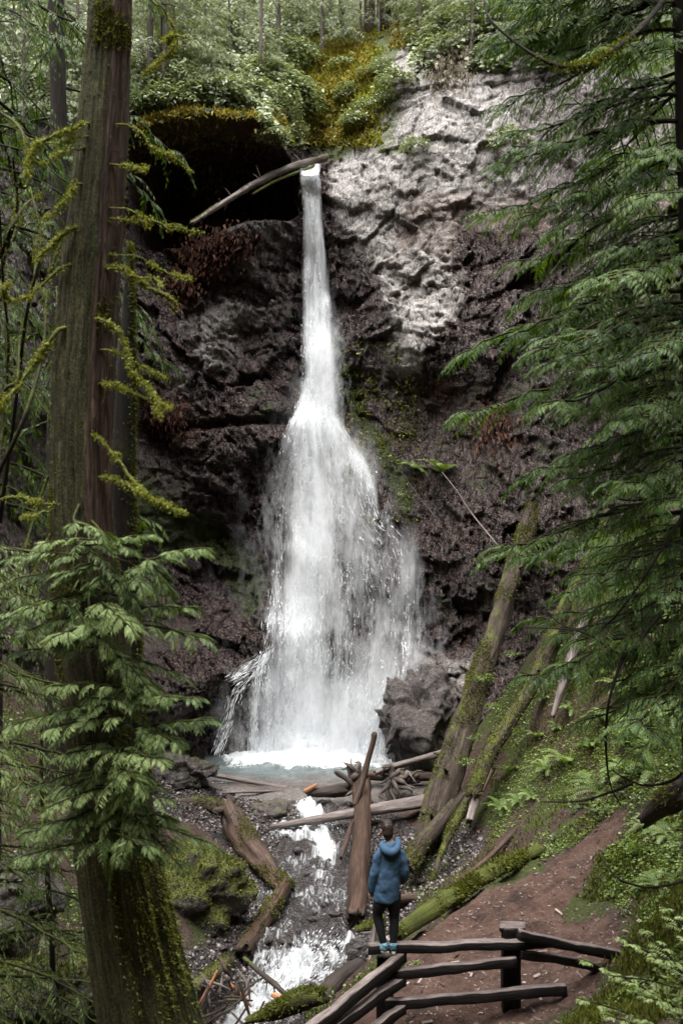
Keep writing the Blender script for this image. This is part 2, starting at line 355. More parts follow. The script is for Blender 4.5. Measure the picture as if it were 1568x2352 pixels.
# ---------------------------------------------------------------- cliff: one rock wall, y as a function of x and z
C = [(500, 1720, 34.4), (600, 1735, 35), (700, 1735, 35.2), (850, 1740, 34.6), (960, 1700, 33.0), (1060, 1650, 31.9), (1150, 1600, 31), (350, 1700, 31.8), (450, 1560, 32.6), (350, 1480, 32.4), (400, 1560, 32.0), (520, 1500, 33.4), (560, 1600, 34.2),
 (400, 1440, 35), (500, 1350, 36.2), (400, 1250, 35.6), (580, 1400, 35.2), (350, 1000, 34.6), (500, 1010, 34.6), (620, 985, 34.7), (500, 930, 35.3), (640, 935, 35.6), (400, 700, 35.6), (550, 700, 35.3), (650, 700, 35.9), (480, 530, 34.9), (580, 505, 34.5), (660, 480, 35.5), (400, 560, 36),
 (712, 400, 37.2), (715, 600, 36.9), (730, 800, 36.5), (730, 960, 35.8), (750, 1100, 35.2), (750, 1300, 35), (760, 1500, 34.9), (850, 1060, 35.1), (880, 1200, 34.7), (940, 1300, 34.2), (950, 1450, 34.2), (1000, 1380, 33.4), (1020, 1440, 34), (980, 1520, 33.1), (1010, 1200, 33.5),
 (790, 450, 36), (900, 400, 35), (1000, 300, 34.6), (900, 200, 36.6), (960, 140, 37), (1100, 400, 33.5), (1150, 600, 33), (1000, 600, 34), (900, 700, 34.2), (950, 820, 33.5), (900, 890, 35.1), (1000, 950, 34.6), (900, 1000, 35), (1000, 1060, 34), (1100, 1000, 33), (1120, 1250, 32.2), (1200, 1000, 31.5), (1350, 800, 29.5), (1568, 700, 27), (1568, 300, 29), (1300, 300, 32), (1200, 100, 34.6), (1300, 1200, 30), (800, 700, 36.2), (840, 560, 35.3),
 (300, 1300, 33.6), (200, 1100, 31.5), (100, 1000, 29.5), (0, 900, 27), (0, 500, 28.5), (100, 300, 31.5), (0, 0, 34), (200, 500, 33.2), (250, 250, 34.6), (-200, 1000, 25), (-200, 300, 27), (200, 1500, 29.5), (50, 1500, 26.5),
 (350, 255, 34), (500, 245, 34), (620, 268, 34.8), (660, 330, 36), (350, 100, 38), (500, 100, 39), (350, 0, 42), (500, 0, 44), (700, 100, 42), (700, 0, 47), (850, 0, 46), (760, 300, 39), (700, 350, 38.2), (800, 300, 37.4), (800, 150, 40), (950, 60, 39), (1000, 20, 41), (1150, 20, 37.6),
 (784, -300, 62), (300, -300, 60), (1200, -300, 53), (1568, -200, 38), (0, -200, 42), (784, -700, 90), (0, -600, 70), (1568, -600, 66)]
cp = np.array([W(*c) for c in C]); f_base = rbf(cp[:, [0, 2]], cp[:, 1], .05)
def pxr(x, z, y): return 784 + x / y * F, 1176 - z / y * F
def cliff_y(x, z, detail=True):
    x, z = np.broadcast_arrays(np.asarray(x, float), np.asarray(z, float)); y = f_base(x, z)
    if not detail: return y
    px, py = 784 + x / 34.5 * F, 1176 - z / 34.5 * F
    w1 = fbm(P3(x * .35, z * .35, 3), 3, 41) * 14; ceil = 292 + 90 * np.clip((px - 560) / 130, 0, 1) ** 2 + 40 * np.clip((380 - px) / 60, 0, 1) + w1
    cave = sstep(ceil - 6, ceil + 10, py) * sstep(540, 450, py + .25 * (px - 480)) * sstep(285, 335, px) * sstep(706, 655, px)
    y = y + 5.5 * cave - .55 * sstep(ceil - 40, ceil - 6, py) * sstep(ceil + 6, ceil, py) * sstep(320, 360, px) * sstep(690, 640, px)
    q = P3(x, z * 1.0, y * .6)
    # the right wall's lower edge overhangs; a bedding ledge crosses left of the fall
    wall = np.clip(1 - sstep(13.2, 15.5, z) * (x < -1.5), 0, 1) * np.clip(1 - sstep(16.5, 19, z), 0, 1)
    warp = q + .35 * P3(fbm(q * .9, 2, 51), fbm(q * .9, 2, 52), 0)
    r1 = ridged(warp * A(.42, .34, .42), 4, 61); warp = warp + .10 * P3(fbm(q * 3, 2, 53), fbm(q * 3, 2, 54), 0); sh = A(.28, 0, 0) * z[..., None]
    h1, e1 = facets(warp * A(.62, .85, .62) + sh, 71); h2, e2 = facets(warp * A(1.7, 2.3, 1.7) + sh * 2.5, 81); h3, e3 = facets(warp * A(4.6, 6.0, 4.6) + sh * 6, 91)
    dis = .14 * r1 + .42 * h1 + .20 * h2 + .085 * h3 - .07 * sstep(.06, 0, e2) - .03 * sstep(.10, 0, e3) + .08 * fbm(q * 1.9, 5, 91) + .03 * ridged(q * 7, 3, 95)
    pm = sstep(740, 800, px) * sstep(640, 540, py + .0 * px); dis = dis * (1 - .45 * pm)
    sm = sstep(-3.0, 0, x) * sstep(4.6, 3.0, z) * sstep(-1.5, 1.0, z) * sstep(7.5, 3, x)       # the smoother slab right of the veil
    y = y - dis * (1 - .6 * sm) * (.35 + .65 * wall)
    led = np.abs(py - (985 - (px - 300) * .07)); y = y + .45 * sstep(16, 3, led) * sstep(690, 640, px) * sstep(300, 360, px)
    return y
cx = np.unique(np.concatenate([np.linspace(-40, -15, 60), np.arange(-15, 14.01, .06), np.linspace(14, 40, 60)])); cz = np.unique(np.concatenate([np.arange(-10.5, 19.5, .06), np.linspace(19.6, 46, 90)]))
CX, CZ = np.meshgrid(cx, cz); CY = cliff_y(CX, CZ)
PX, PY = pxr(CX, CZ, CY); q = P3(CX, CZ, CY * .7); n1 = fbm(q * .3, 4, 101); n2 = fbm(q * .9, 4, 103); n3 = fbm(q * A(1.2, .25, 1), 4, 105)
dyz = np.gradient(CY, cz, axis=0)
def seg_d(px, py, pts):
    best = np.full(np.shape(px), 1e9)
    for (ax, ay), (bx, by) in zip(pts[:-1], pts[1:]):
        t = np.clip(((px - ax) * (bx - ax) + (py - ay) * (by - ay)) / ((bx - ax) ** 2 + (by - ay) ** 2 + 1e-9), 0, 1)
        best = np.minimum(best, np.hypot(px - ax - t * (bx - ax), py - ay - t * (by - ay)))
    return best
jx = PX + 38 * n1 + 22 * n2; jy = PY + 40 * n2
# pale dry rock: the upper right wall, down to a slanting lower edge
lo_edge = np.interp(jx, [700, 760, 860, 940, 1000, 1060, 1200, 1400], [420, 520, 640, 850, 800, 560, 560, 600])
light = sstep(lo_edge + 40, lo_edge - 60, jy) * sstep(735, 790, PX + 20 * n2) * np.clip(.85 + .6 * n3, .15, 1)
light = light * np.where(PY > 470, .62, 1) + .55 * sstep(70, 20, seg_d(PX + 25 * n2, PY, [(1000, 560), (940, 700), (930, 820)])) * (PX > 840)
light = np.maximum(light, .42 * sstep(120, 20, seg_d(jx, jy, [(430, 880), (560, 720), (640, 640)])) * sstep(-.2, .4, n2))
light = np.maximum(light, .4 * sstep(90, 30, seg_d(jx, jy, [(960, 1540), (1030, 1560)])))
light = np.maximum(light, .3 * sstep(80, 20, seg_d(jx, jy, [(520, 540), (640, 510)])))
light = np.maximum(light, .17 * sstep(130, 30, seg_d(jx, jy, [(830, 850), (960, 1000), (1120, 1040)])))
light = np.clip(light * 1.2, 0, 1) * (1 - .6 * sstep(1120, 1260, PX))
veg = np.clip(sstep(300, 255, PY - 30 * (PX > 640) * sstep(640, 760, PX)) * (PX < 900) * (PY < 330 + (PX - 700) * -.9 * (PX > 700)) + sstep(1.25, .5, seg_d(PX + 20 * n2, PY, [(760, 330), (840, 180), (920, 60), (1000, -40)]) / 50) + sstep(120, 60, PY - (PX - 1000) * .2) * (PX > 960), 0, 1)
veg = np.clip(veg + sstep(.9, .3, seg_d(jx, jy, [(905, 200), (900, 330), (960, 350)]) / 45) * .7, 0, 1)
moss = sstep(34, 10, seg_d(PX + 8 * n2, PY, [(762, 790), (800, 900), (850, 990), (905, 1080), (930, 1160)])) + .7 * sstep(60, 15, seg_d(jx, jy, [(672, 760), (620, 880), (560, 1020)])) * sstep(-.2, .3, n2) + .8 * sstep(95, 20, seg_d(jx, jy, [(340, 1180), (480, 1240), (560, 1330)])) + .6 * sstep(70, 30, seg_d(jx, jy, [(900, 1680), (960, 1720)]))
moss = np.clip(moss + .45 * sstep(.25, .6, n1) * (PX < 640) * (PY > 820) + veg * .9 + .5 * sstep(.2, .5, n2) * (PX > 1000) * (PY > 880) + .15 * sstep(300, 150, PX), 0, 1)
cavem = (PY > 275) & (PY < 500) & (PX > 300) & (PX < 700) & (CY > 36.8)
rust = np.clip(sstep(.1, .6, n1 + .4 * n3) * (.5 * (PX > 745) * (PY > 440) + .3 * (PX < 700)) + .8 * sstep(70, 15, seg_d(jx, jy, [(400, 560), (520, 590), (430, 660)])) + .75 * sstep(80, 20, seg_d(PX, jy, [(340, 268), (480, 270), (600, 300)])) + .9 * sstep(70, 20, seg_d(jx, jy, [(650, 160), (760, 220), (790, 270)])) + .35 * sstep(130, 20, seg_d(jx, jy, [(1000, 960), (1150, 1050), (1100, 900)])) + .5 * sstep(60, 20, seg_d(jx, jy, [(360, 900), (420, 980)])) , 0, 1)
rust = np.where(cavem, 0, rust); light = np.where(cavem, 0, light); moss = np.where(cavem, 0, moss)
zone = np.stack([light, moss, rust], -1).reshape(-1, 3)
k = N('cliff_rock'); zc = k.zone(); p = k.pos(); ps = k.pos((1, 1, .45), (0, .5, 0))
a = k.noise(p, 3.2, 8, .72, .4); b = k.noise(ps, 11, 6, .7); c = k.voro(ps, 7.5); e = k.noise(p, 34, 4, .65); d2 = k.noise(p, .8, 4, .6)
dark = k.ramp(k.math('ADD', k.math('ADD', k.math('MULTIPLY', a, .38), k.math('MULTIPLY', b, .38)), k.math('MULTIPLY', e, .24)), (.34, (.010, .007, .006)), (.46, (.055, .037, .033)), (.54, (.105, .076, .070)), (.63, (.19, .158, .152)), (.73, (.38, .345, .34)))
pale = k.ramp(k.math('ADD', k.math('MULTIPLY', a, .55), k.math('MULTIPLY', b, .45)), (.33, (.040, .032, .027)), (.42, (.15, .132, .120)), (.50, (.275, .26, .248)), (.62, (.45, .438, .428)))
lf = k.ramp(k.math('ADD', zc[0], k.math('MULTIPLY', k.math('SUBTRACT', b, .5), .9)), (.2, 0.), (.72, 1.))
vc = k.n('SeparateColor'); k.put(vc.inputs[0], k.voro(ps, 9, out='Color')); vd = k.n('SeparateColor'); k.put(vd.inputs[0], k.voro(ps, 24, out='Color'))
wv = k.n('VectorMath', operation='ADD'); k.put(wv.inputs[0], ps); wn = k.n('TexNoise'); k.put(wn.inputs['Vector'], ps); wn.inputs['Scale'].default_value = 3; wn.inputs['Detail'].default_value = 4; wsc = k.n('VectorMath', operation='SCALE'); k.put(wsc.inputs[0], wn.outputs['Color']); wsc.inputs['Scale'].default_value = .35; k.put(wv.inputs[1], wsc.outputs[0])
crk = k.math('MULTIPLY', k.ramp(k.voro(wv.outputs[0], 2.6, 'DISTANCE_TO_EDGE'), (.0, .0), (.045, 1.)), k.ramp(k.voro(wv.outputs[0], 6.5, 'DISTANCE_TO_EDGE'), (.0, .35), (.06, 1.)))
col = dark
fac = k.n('HueSaturation'); k.put(fac.inputs['Color'], col); k.put(fac.inputs['Value'], k.math('MULTIPLY', k.math('ADD', k.math('MULTIPLY', vd.outputs[0], .75), k.math('MULTIPLY', vc.outputs[0], .5)), 1.85)); col = k.mix(lf, fac.outputs[0], k.mix(k.math('MULTIPLY', vd.outputs[0], .35), pale, (.28, .245, .225)))
crf = k.math('ADD', k.math('MULTIPLY', crk, .8), .2); mm = k.n('Mix', data_type='RGBA', blend_type='MULTIPLY'); mm.inputs[0].default_value = 1; k.put(mm.inputs[6], col); k.put(mm.inputs[7], crf); col = mm.outputs[2]
rs = k.ramp(a, (.3, (.055, .022, .010)), (.55, (.16, .068, .03)), (.8, (.30, .17, .07)))
col = k.mix(k.ramp(k.math('ADD', zc[2], k.math('MULTIPLY', k.math('SUBTRACT', b, .5), 1.3)), (.35, 0.), (.85, .85)), col, rs)
ms = k.ramp(k.math('ADD', k.math('MULTIPLY', e, .6), k.math('MULTIPLY', d2, .4)), (.32, (.014, .022, .004)), (.52, (.05, .068, .011)), (.75, (.13, .14, .028)))
col = k.mix(k.ramp(k.math('ADD', zc[1], k.math('MULTIPLY', k.math('SUBTRACT', a, .5), 1.6)), (.42, 0.), (.72, 1.)), col, ms)
ht = k.math('ADD', k.math('MULTIPLY', b, .8), k.math('MULTIPLY', vc.outputs[0], .45)); ht = k.math('ADD', ht, k.math('MULTIPLY', vd.outputs[0], .25)); ht = k.math('ADD', k.math('ADD', ht, k.math('MULTIPLY', e, .4)), k.math('MULTIPLY', crk, .8))
rg = k.math('ADD', k.ramp(k.math('MAXIMUM', zc[0], zc[1]), (0., .24), (.6, .75)), k.math('MULTIPLY', k.math('SUBTRACT', a, .5), .5))
bn = k.n('Bump'); k.put(bn.inputs['Height'], ht); bn.inputs['Distance'].default_value = .2; k.put(bn.inputs['Strength'], k.ramp(zc[0], (.1, 1.), (.7, .45))); bmp = bn.outputs[0]
m_cliff = k.done(k.bsdf(col, rg, .6, bmp))
cliff = MB().add(P3(CX, CY, CZ), grid_q(len(cx), len(cz))[:, ::-1]).build('terrain', m_cliff, cols=zone); tag(cliff, kind='structure')
# ---------------------------------------------------------------- materials of wood and stone
m_logmoss = bark_mat('mossy_log_bark', (.014, .010, .007), (.055, .040, .030), (.15, .12, .10), moss=(.06, .07, .013), amount=.6, stretch=7)
m_loggrey = bark_mat('weathered_log_wood', (.045, .033, .029), (.17, .14, .13), (.40, .355, .335), moss=(.06, .07, .02), amount=.12, stretch=12, rough=.6)
m_logbrown = bark_mat('wet_brown_log_wood', (.016, .010, .007), (.060, .034, .024), (.155, .098, .075), moss=(.045, .05, .010), amount=.38, stretch=14, rough=.5, up=False)
m_logdrift = bark_mat('sodden_driftwood', (.02, .014, .012), (.10, .078, .07), (.27, .235, .22), moss=(.06, .07, .02), amount=.15, stretch=12, rough=.6)
m_logdark = bark_mat('dark_wet_wood', (.012, .009, .008), (.045, .032, .026), (.11, .085, .075), moss=(.045, .06, .012), amount=.3, stretch=9, rough=.6)
m_orange = bark_mat('fresh_orange_wood', (.18, .07, .03), (.42, .19, .085), (.55, .32, .18), amount=.0, stretch=10, rough=.6)
def moss_leaf(name, a, b, c): return leaf_mat(name, a, b, c, rough=.8, spec=.2, trans=.3)
m_mosst = moss_leaf('moss_tufts', (.018, .024, .005), (.062, .074, .013), (.15, .165, .034))
m_mossy = moss_leaf('bright_branch_moss', (.05, .06, .010), (.16, .18, .035), (.32, .34, .10))
m_mosso = moss_leaf('orange_moss_tufts', (.05, .048, .012), (.17, .15, .038), (.38, .335, .13))
k = N('wet_stone'); p = k.pos(); a = k.noise(p, 5, 6, .65); b = k.noise(p, 28, 4, .6); g = k.n('ObjectInfo')
col = k.ramp(k.math('ADD', k.math('MULTIPLY', a, .5), k.math('MULTIPLY', b, .5)), (.36, (.010, .008, .008)), (.48, (.04, .033, .031)), (.58, (.09, .077, .074)), (.72, (.24, .215, .21)))
col = k.mix(k.ramp(g.outputs['Random'], (.7, 0.), (1., .4)), col, (.14, .12, .11)); t = k.attr('tint')
vq = k.n('SeparateColor'); k.put(vq.inputs[0], k.voro(p, 16, out='Color')); hs_ = k.n('HueSaturation'); k.put(hs_.inputs['Color'], col); k.put(hs_.inputs['Value'], k.math('ADD', k.math('MULTIPLY', vq.outputs[0], 1.1), .6)); col = hs_.outputs[0]
gm = k.n('NewGeometry'); sx = k.n('SeparateXYZ'); k.put(sx.inputs[0], gm.outputs['Normal'])
mf = k.ramp(k.math('ADD', k.math('ADD', k.math('MULTIPLY', sx.outputs[2], .3), t), k.math('SUBTRACT', a, .5)), (.72, 0.), (.98, 1.))
col = k.mix(mf, col, k.ramp(b, (.3, (.03, .042, .008)), (.55, (.10, .11, .018)), (.8, (.19, .18, .04))))
m_stone = k.done(k.bsdf(col, k.ramp(mf, (0., .3), (1., .9)), .5, k.bump(k.math('ADD', k.math('ADD', a, b), k.math('MULTIPLY', vq.outputs[0], .5)), 1., .08)))

def tufts(V, Nn, n, size, r, pick=None, droop=.5, jitter=.4):
    """n little moss blades standing on / hanging off the surface points V with normals Nn"""
    i = r.integers(0, len(V), n) if pick is None else r.choice(len(V), n, p=pick / pick.sum())
    d = nrm(Nn[i] + r.normal(0, jitter, (n, 3)) + A(0, 0, -droop)); L = size * r.uniform(.5, 1.5, n)
    s = nrm(np.cross(d, r.normal(0, 1, (n, 3)))); b = V[i] + (lambda o: o - Nn[i] * np.sum(o * Nn[i], 1, keepdims=True))(r.normal(0, size * .9, (n, 3))); w = L * .22
    vv = np.stack([b - s * w[:, None], b + s * w[:, None], b + d * L[:, None]], 1).reshape(-1, 3)
    return vv, np.arange(3 * n).reshape(-1, 3), np.repeat(r.uniform(0, 1, n), 3)
def vnormals(V, q):
    n = np.zeros_like(V); fn = np.cross(V[q[:, 2]] - V[q[:, 0]], V[q[:, 3]] - V[q[:, 1]])
    for j in range(4): np.add.at(n, q[:, j], fn)
    return nrm(n)
def log(name, label, pts, rad, mat, cat='log', group=None, seg=16, rough=.18, moss=0., mtint=.35, stubs=0, seed=0, stub_len=.4, parent=None, mossmat=None, msize=.05, freq=3.5):
    """a fallen trunk or stick seen at (px, py, distance)"""
    r = np.random.default_rng(seed + 100); P = np.array([W(*p) for p in pts]); L = np.linalg.norm(np.diff(P, axis=0), axis=1).sum()
    n = int(np.clip(L / max(.03, np.min(rad) * .5), 10, 160))
    R0 = float(np.mean(rad)); ph = seed * 1.37; V, q, t = tube(P, rad, seg, n, rough, freq / max(.08, R0) * .25, seed, stretch=5, flute=(lambda s_, th: 1 + .05 * np.sin(th * 3 + ph + 2 * s_) + .045 * np.sin(th * 7 - 5 * s_ + ph) + .03 * np.sin(th * 11 + 3 * s_)) if seg > 10 else None)
    tc_ = tube_last[1]; T0, T1 = nrm(P[0] - P[1]), nrm(P[-1] - P[-2]); jit = r.uniform(-.9, .9, seg)[:, None] * .9
    V[:seg] += T0 * np.atleast_1d(rad)[0] * jit; V[(n - 1) * seg:n * seg] += T1 * np.atleast_1d(rad)[-1] * r.permutation(jit); V[-2] -= T0 * np.atleast_1d(rad)[0] * .5; V[-1] -= T1 * np.atleast_1d(rad)[-1] * .5; tube_last[0] = V
    mb = MB().add(V, q, t, mtint); o = mb.build(name, mat, origin=P[0]); tag(o, label, cat, group)
    ps = spline(P, n); rr = interp(np.atleast_1d(rad), n) if np.ndim(rad) else np.full(n, rad)
    if stubs:
        for _ in range(stubs):
            i = r.integers(int(n * .1), int(n * .95)); d = nrm(r.normal(0, 1, 3) + A(0, -.3, .3)); tt = nrm(ps[min(i + 1, n - 1)] - ps[i - 1]); d = nrm(d - tt * np.dot(d, tt) * .8)
            l = stub_len * r.uniform(.3, 1.1); sv, sq, st = tube([ps[i], ps[i] + d * (rr[i] + l * .5), ps[i] + d * (rr[i] + l) + A(0, 0, r.normal(0, .1) * l)], [rr[i] * .22 + .008, rr[i] * .12 + .006, .006], 6, 8, .2, 8, seed)
            MB().add(sv, sq, st, mtint).build('branch_stub', mat, o)
    if moss:
        Nn = vnormals(V[:n * seg], q); w = np.clip(Nn[:, 2] + .35, .02, 1) * np.clip(.4 + fbm(V[:n * seg] * 1.3, 3, seed) * 1.6, 0, 1) + 1e-6
        tv, tt_, tn = tufts(V[:n * seg], Nn, int(moss), msize, r, w, droop=.15)
        tag(MB().add(tv, None, tt_, tn).build('moss', mossmat or m_mosst, o), kind='stuff')
    return o

# ---------------------------------------------------------------- the waterfall
def LR(y):
    ys = [385, 500, 600, 700, 800, 900, 950, 1000, 1050, 1100, 1200, 1240, 1300, 1400, 1500, 1560, 1620, 1750]
    return np.interp(y, ys, [688, 692, 695, 692, 690, 690, 676, 655, 640, 632, 620, 617, 615, 612, 600, 592, 588, 572]), np.interp(y, ys, [736, 742, 752, 759, 766, 772, 778, 812, 850, 868, 904, 946, 970, 980, 978, 970, 936, 882])
def gau(x, c, w): return np.exp(-((x - c) / w) ** 2)
def dens(x, y):
    L, R = LR(y); u = (x - L) / (R - L); up = sstep(1010, 930, y)
    c = np.interp(y, [385, 960, 1150, 1300, 1450, 1600, 1750], [715, 735, 722, 702, 690, 700, 730]); w = np.interp(y, [385, 960, 1100, 1250, 1400, 1600, 1750], [30, 46, 60, 66, 70, 110, 150])
    core = 1.05 * gau(x, c, w)
    lobe = .62 * gau(x, np.interp(y, [950, 1020, 1100, 1200, 1250, 1400, 1560, 1650], [765, 800, 845, 885, 930, 946, 935, 880]), np.interp(y, [950, 1100, 1250, 1560, 1700], [25, 34, 26, 26, 60])) * (y > 900)
    edge = .5 * gau(x, L + 14, 18) + .42 - .10 * (x > 800) + .25 * sstep(1480, 1600, y)
    hole = 1 - .55 * np.exp(-((x - 850) / 44) ** 2 - ((y - 1235) / 80) ** 2) - .5 * np.exp(-((x - 838) / 42) ** 2 - ((y - 1420) / 75) ** 2) - .3 * np.exp(-((x - 650) / 16) ** 2 - ((y - 1380) / 90) ** 2)
    d = np.maximum(np.maximum(core, lobe), edge) * hole; d = d * (1 - up) + up * (1.05 - .15 * gau(y, 650, 200))
    rag = .06 * fbm(P3(y * .012, x * .002, 0), 3, 17); rag2 = .06 * fbm(P3(y * .012, x * .002, 5), 3, 18)
    st = fbm(P3(u * 8, y * .0022, 0), 4, 27); d = d * (1 - (1 - up) * np.clip(.12 - .6 * st, 0, .5) * sstep(1750, 1600, y))
    return np.clip(d, 0, 1.1) * sstep(-.05 + rag, .17 + rag + .10 * up, u) * sstep(1.05 + rag2, .86 + rag2 - .10 * up, u)
NU, NV = 90, 340
uu = np.linspace(-.12, 1.12, NU); vv = np.linspace(376, 1748, NV); UU, VV = np.meshgrid(uu, vv); Lf, Rf = LR(VV); XX = Lf + (Rf - Lf) * UU
Yg = np.full(XX.shape, 35.5)
for _ in range(6): Yg = f_base((XX - 784) / F * Yg, (1176 - VV) / F * Yg)
Yd = cliff_y((XX - 784) / F * Yg, (1176 - VV) / F * Yg)
Yw = Yd.copy()
for a_ in range(-6, 7, 2):
    for b_ in range(-8, 9, 2): Yw = np.minimum(Yw, np.roll(np.roll(Yd, a_, 1), b_, 0))
for _ in range(25): Yw[1:-1, 1:-1] = .25 * (Yw[:-2, 1:-1] + Yw[2:, 1:-1] + Yw[1:-1, :-2] + Yw[1:-1, 2:])
Yw = np.minimum(Yw, Yg) - .10 + 2.2 * sstep(408, 376, VV)
def fall_pt(u, y, off=0.):
    fu = np.clip((u + .12) / 1.24 * (NU - 1), 0, NU - 1.001); fv = np.clip((y - 376) / (1748 - 376) * (NV - 1), 0, NV - 1.001); i = fu.astype(int); j = fv.astype(int); a = fu - i; b = fv - j
    Yv = (Yw[j, i] * (1 - a) + Yw[j, i + 1] * a) * (1 - b) + (Yw[j + 1, i] * (1 - a) + Yw[j + 1, i + 1] * a) * b - off
    L, R = LR(y); x = L + (R - L) * u
    return np.stack([(x - 784) / F * Yv, Yv, (1176 - y) / F * Yv], -1), x
def white_mat(name, alpha_lo, alpha_hi, sx=7., sz=.55, opaque=False):
    k = N(name); t = k.attr('tint')
    df = k.n('BsdfPrincipled'); k.put(df.inputs['Base Color'], (.88, .905, .93)); df.inputs['Roughness'].default_value = .5; df.inputs['Specular IOR Level'].default_value = .3
    tl = k.n('BsdfTranslucent'); k.put(tl.inputs[0], (.86, .89, .92)); m1 = k.n('MixShader'); m1.inputs[0].default_value = .35; k.put(m1.inputs[1], df.outputs[0]); k.put(m1.inputs[2], tl.outputs[0])
    if opaque: return k.done(m1.outputs[0])
    pz = k.pos((sx, sx * .4, sz)); pf = k.pos((sx * 3, sx, sz * 3)); pc = k.pos((1.4, 1, .5))
    s = k.math('ADD', k.math('ADD', k.math('MULTIPLY', k.noise(pz, 1., 5, .65, .3), .9), k.math('MULTIPLY', k.noise(pf, 1.3, 4, .7), .7)), k.math('MULTIPLY', k.noise(pc, 1., 3), .4))
    al = k.ramp(k.math('ADD', k.math('MULTIPLY', t, 1.), k.math('MULTIPLY', k.math('SUBTRACT', s, 1.0), 1.15)), (alpha_lo, 0.), (alpha_hi, 1.))
    al = k.math('MULTIPLY', al, k.ramp(t, (.0, 0.), (.15, 1.)))
    tp = k.n('BsdfTransparent'); m2 = k.n('MixShader'); k.put(m2.inputs[0], al); k.put(m2.inputs[1], tp.outputs[0]); k.put(m2.inputs[2], m1.outputs[0])
    return k.done(m2.outputs[0])
m_veil = white_mat('falling_water_veil', .08, 1.1, 5., .35); m_veil2 = white_mat('falling_water_front', .35, 1.35, 3., .25); m_mist = white_mat('drifting_spray', -.2, 2.6, 1.2, .5); m_fleck = white_mat('white_water_flecks', 0, 1, opaque=True)
base_pt = W(740, 1740, 34.3)
fall = empty('waterfall', base_pt, 'tall white waterfall dropping as a narrow column and fanning into a veil over dark rock', 'waterfall')
S, xs_ = fall_pt(UU.ravel(), VV.ravel()); MB().add(S, grid_q(NU, NV), tint=dens(xs_, VV.ravel())).build('veil', m_veil, fall)
wob = .22 + .1 * fbm(P3(UU.ravel() * 6, VV.ravel() * .01, 0), 3, 7)
S2, xs2 = fall_pt(UU.ravel(), VV.ravel(), wob); MB().add(S2, grid_q(NU, NV), tint=dens(xs2, VV.ravel()) * .95).build('veil', m_veil2, fall)
yy = np.linspace(640, 1750, 120); um = np.linspace(-.5, 1.5, 60); UM, YM = np.meshgrid(um, yy); Lm, Rm = LR(YM); Rm = np.maximum(Rm, Lm + 110)
XM = Lm + (Rm - Lm) * UM; YD = np.interp(YM, [640, 960, 1300, 1750], [35.2, 34.3, 33.6, 32.9]); am = np.exp(-((UM - .5) / .44) ** 2) * sstep(640, 800, YM) * (.55 + .45 * sstep(1100, 1740, YM)) * (.8 + .5 * fbm(P3(UM * 2, YM * .006, 0), 3, 77))
MB().add(P3((XM - 784) / F * YD, YD, (1176 - YM) / F * YD), grid_q(60, 120), tint=np.clip(am * .75, 0, 1).ravel()).build('mist', m_mist, fall)
def flecks(n, r, lo, hi, w0, w1, gate=0.):
    y = 386 + (1748 - 386) * r.uniform(0, 1, n * 5) ** .85; u = np.where(r.uniform(0, 1, n * 5) < .8, r.uniform(-.1, .9, n * 5), r.uniform(-.1, 1.05, n * 5)); L, R = LR(y); x = L + (R - L) * u; d = dens(x, y)
    cl = .55 + .9 * fbm(P3(x * .11, y * .012, 0), 4, 3) ; keep = r.uniform(0, 1, n * 5) < np.clip(d * cl, 0, 1) ** 1.3 * (R - L) / 360. + gate
    u, y = u[keep][:n], y[keep][:n]; m = len(u); ln = r.uniform(lo, hi, m) * np.interp(y, [386, 900, 1748], [.6, .9, 1.2]) / 34.5 * F; off = r.uniform(-.05, .5, m)
    a, _ = fall_pt(u, y, off); b, _ = fall_pt(u, np.minimum(y + ln, 1752), off + .02); yaw = r.uniform(-1.1, 1.1, m); s = np.stack([np.cos(yaw), np.sin(yaw), 0 * yaw], -1); w = r.uniform(w0, w1, m)[:, None]
    mid = a * .45 + b * .55; v = np.stack([a, mid - s * w, b, mid + s * w], 1).reshape(-1, 3)
    return v, (np.arange(4 * m).reshape(-1, 4)), np.repeat(r.uniform(0, 1, m), 4)
r = np.random.default_rng(3)
v, q, t = flecks(9000, r, .10, .40, .004, .010); MB().add(v, q, None, t).build('spray', m_fleck, fall)
v, q, t = flecks(6000, r, .04, .14, .008, .022); MB().add(v, q, None, t).build('spray', m_fleck, fall)
# thin side runnels at the foot, left, and the ledge splash, right
def runnel(pts, n, w, seed, parent=fall, sp=.08, ln=(.1, .35)):
    r = np.random.default_rng(seed); P = spline(np.array([W(*p) for p in pts]), 60); f = r.uniform(0, 58, n); i = f.astype(int); d = nrm(P[i + 1] - P[i]); b = P[i] + (P[i + 1] - P[i]) * (f - i)[:, None] + r.normal(0, sp, (n, 3)) * A(1, .6, .5)
    l = r.uniform(*ln, n)[:, None]; s = nrm(np.cross(d, r.normal(0, 1, (n, 3)))) * r.uniform(w * .4, w, n)[:, None]
    v = np.stack([b - d * l / 2, b - s, b + d * l / 2, b + s], 1).reshape(-1, 3)
    return MB().add(v, np.arange(4 * n).reshape(-1, 4), None, np.repeat(r.uniform(0, 1, n), 4)).build('runnel', m_fleck, parent)
runnel([(620, 1490, 33.9), (585, 1545, 33.5), (545, 1590, 33.0), (525, 1650, 32.8), (510, 1695, 32.7), (497, 1732, 32.6)], 420, .009, 5, sp=.10)
runnel([(615, 1500, 33.8), (592, 1560, 33.4), (585, 1640, 33.2), (577, 1735, 33.1)], 420, .009, 6)
runnel([(600, 1510, 33.8), (560, 1540, 33.5), (530, 1560, 33.1)], 260, .008, 7, sp=.16)
runnel([(958, 1595, 32.9), (925, 1618, 32.6), (888, 1625, 32.6), (868, 1660, 32.7), (856, 1710, 32.8), (850, 1752, 32.8)], 1500, .013, 8, sp=.12)
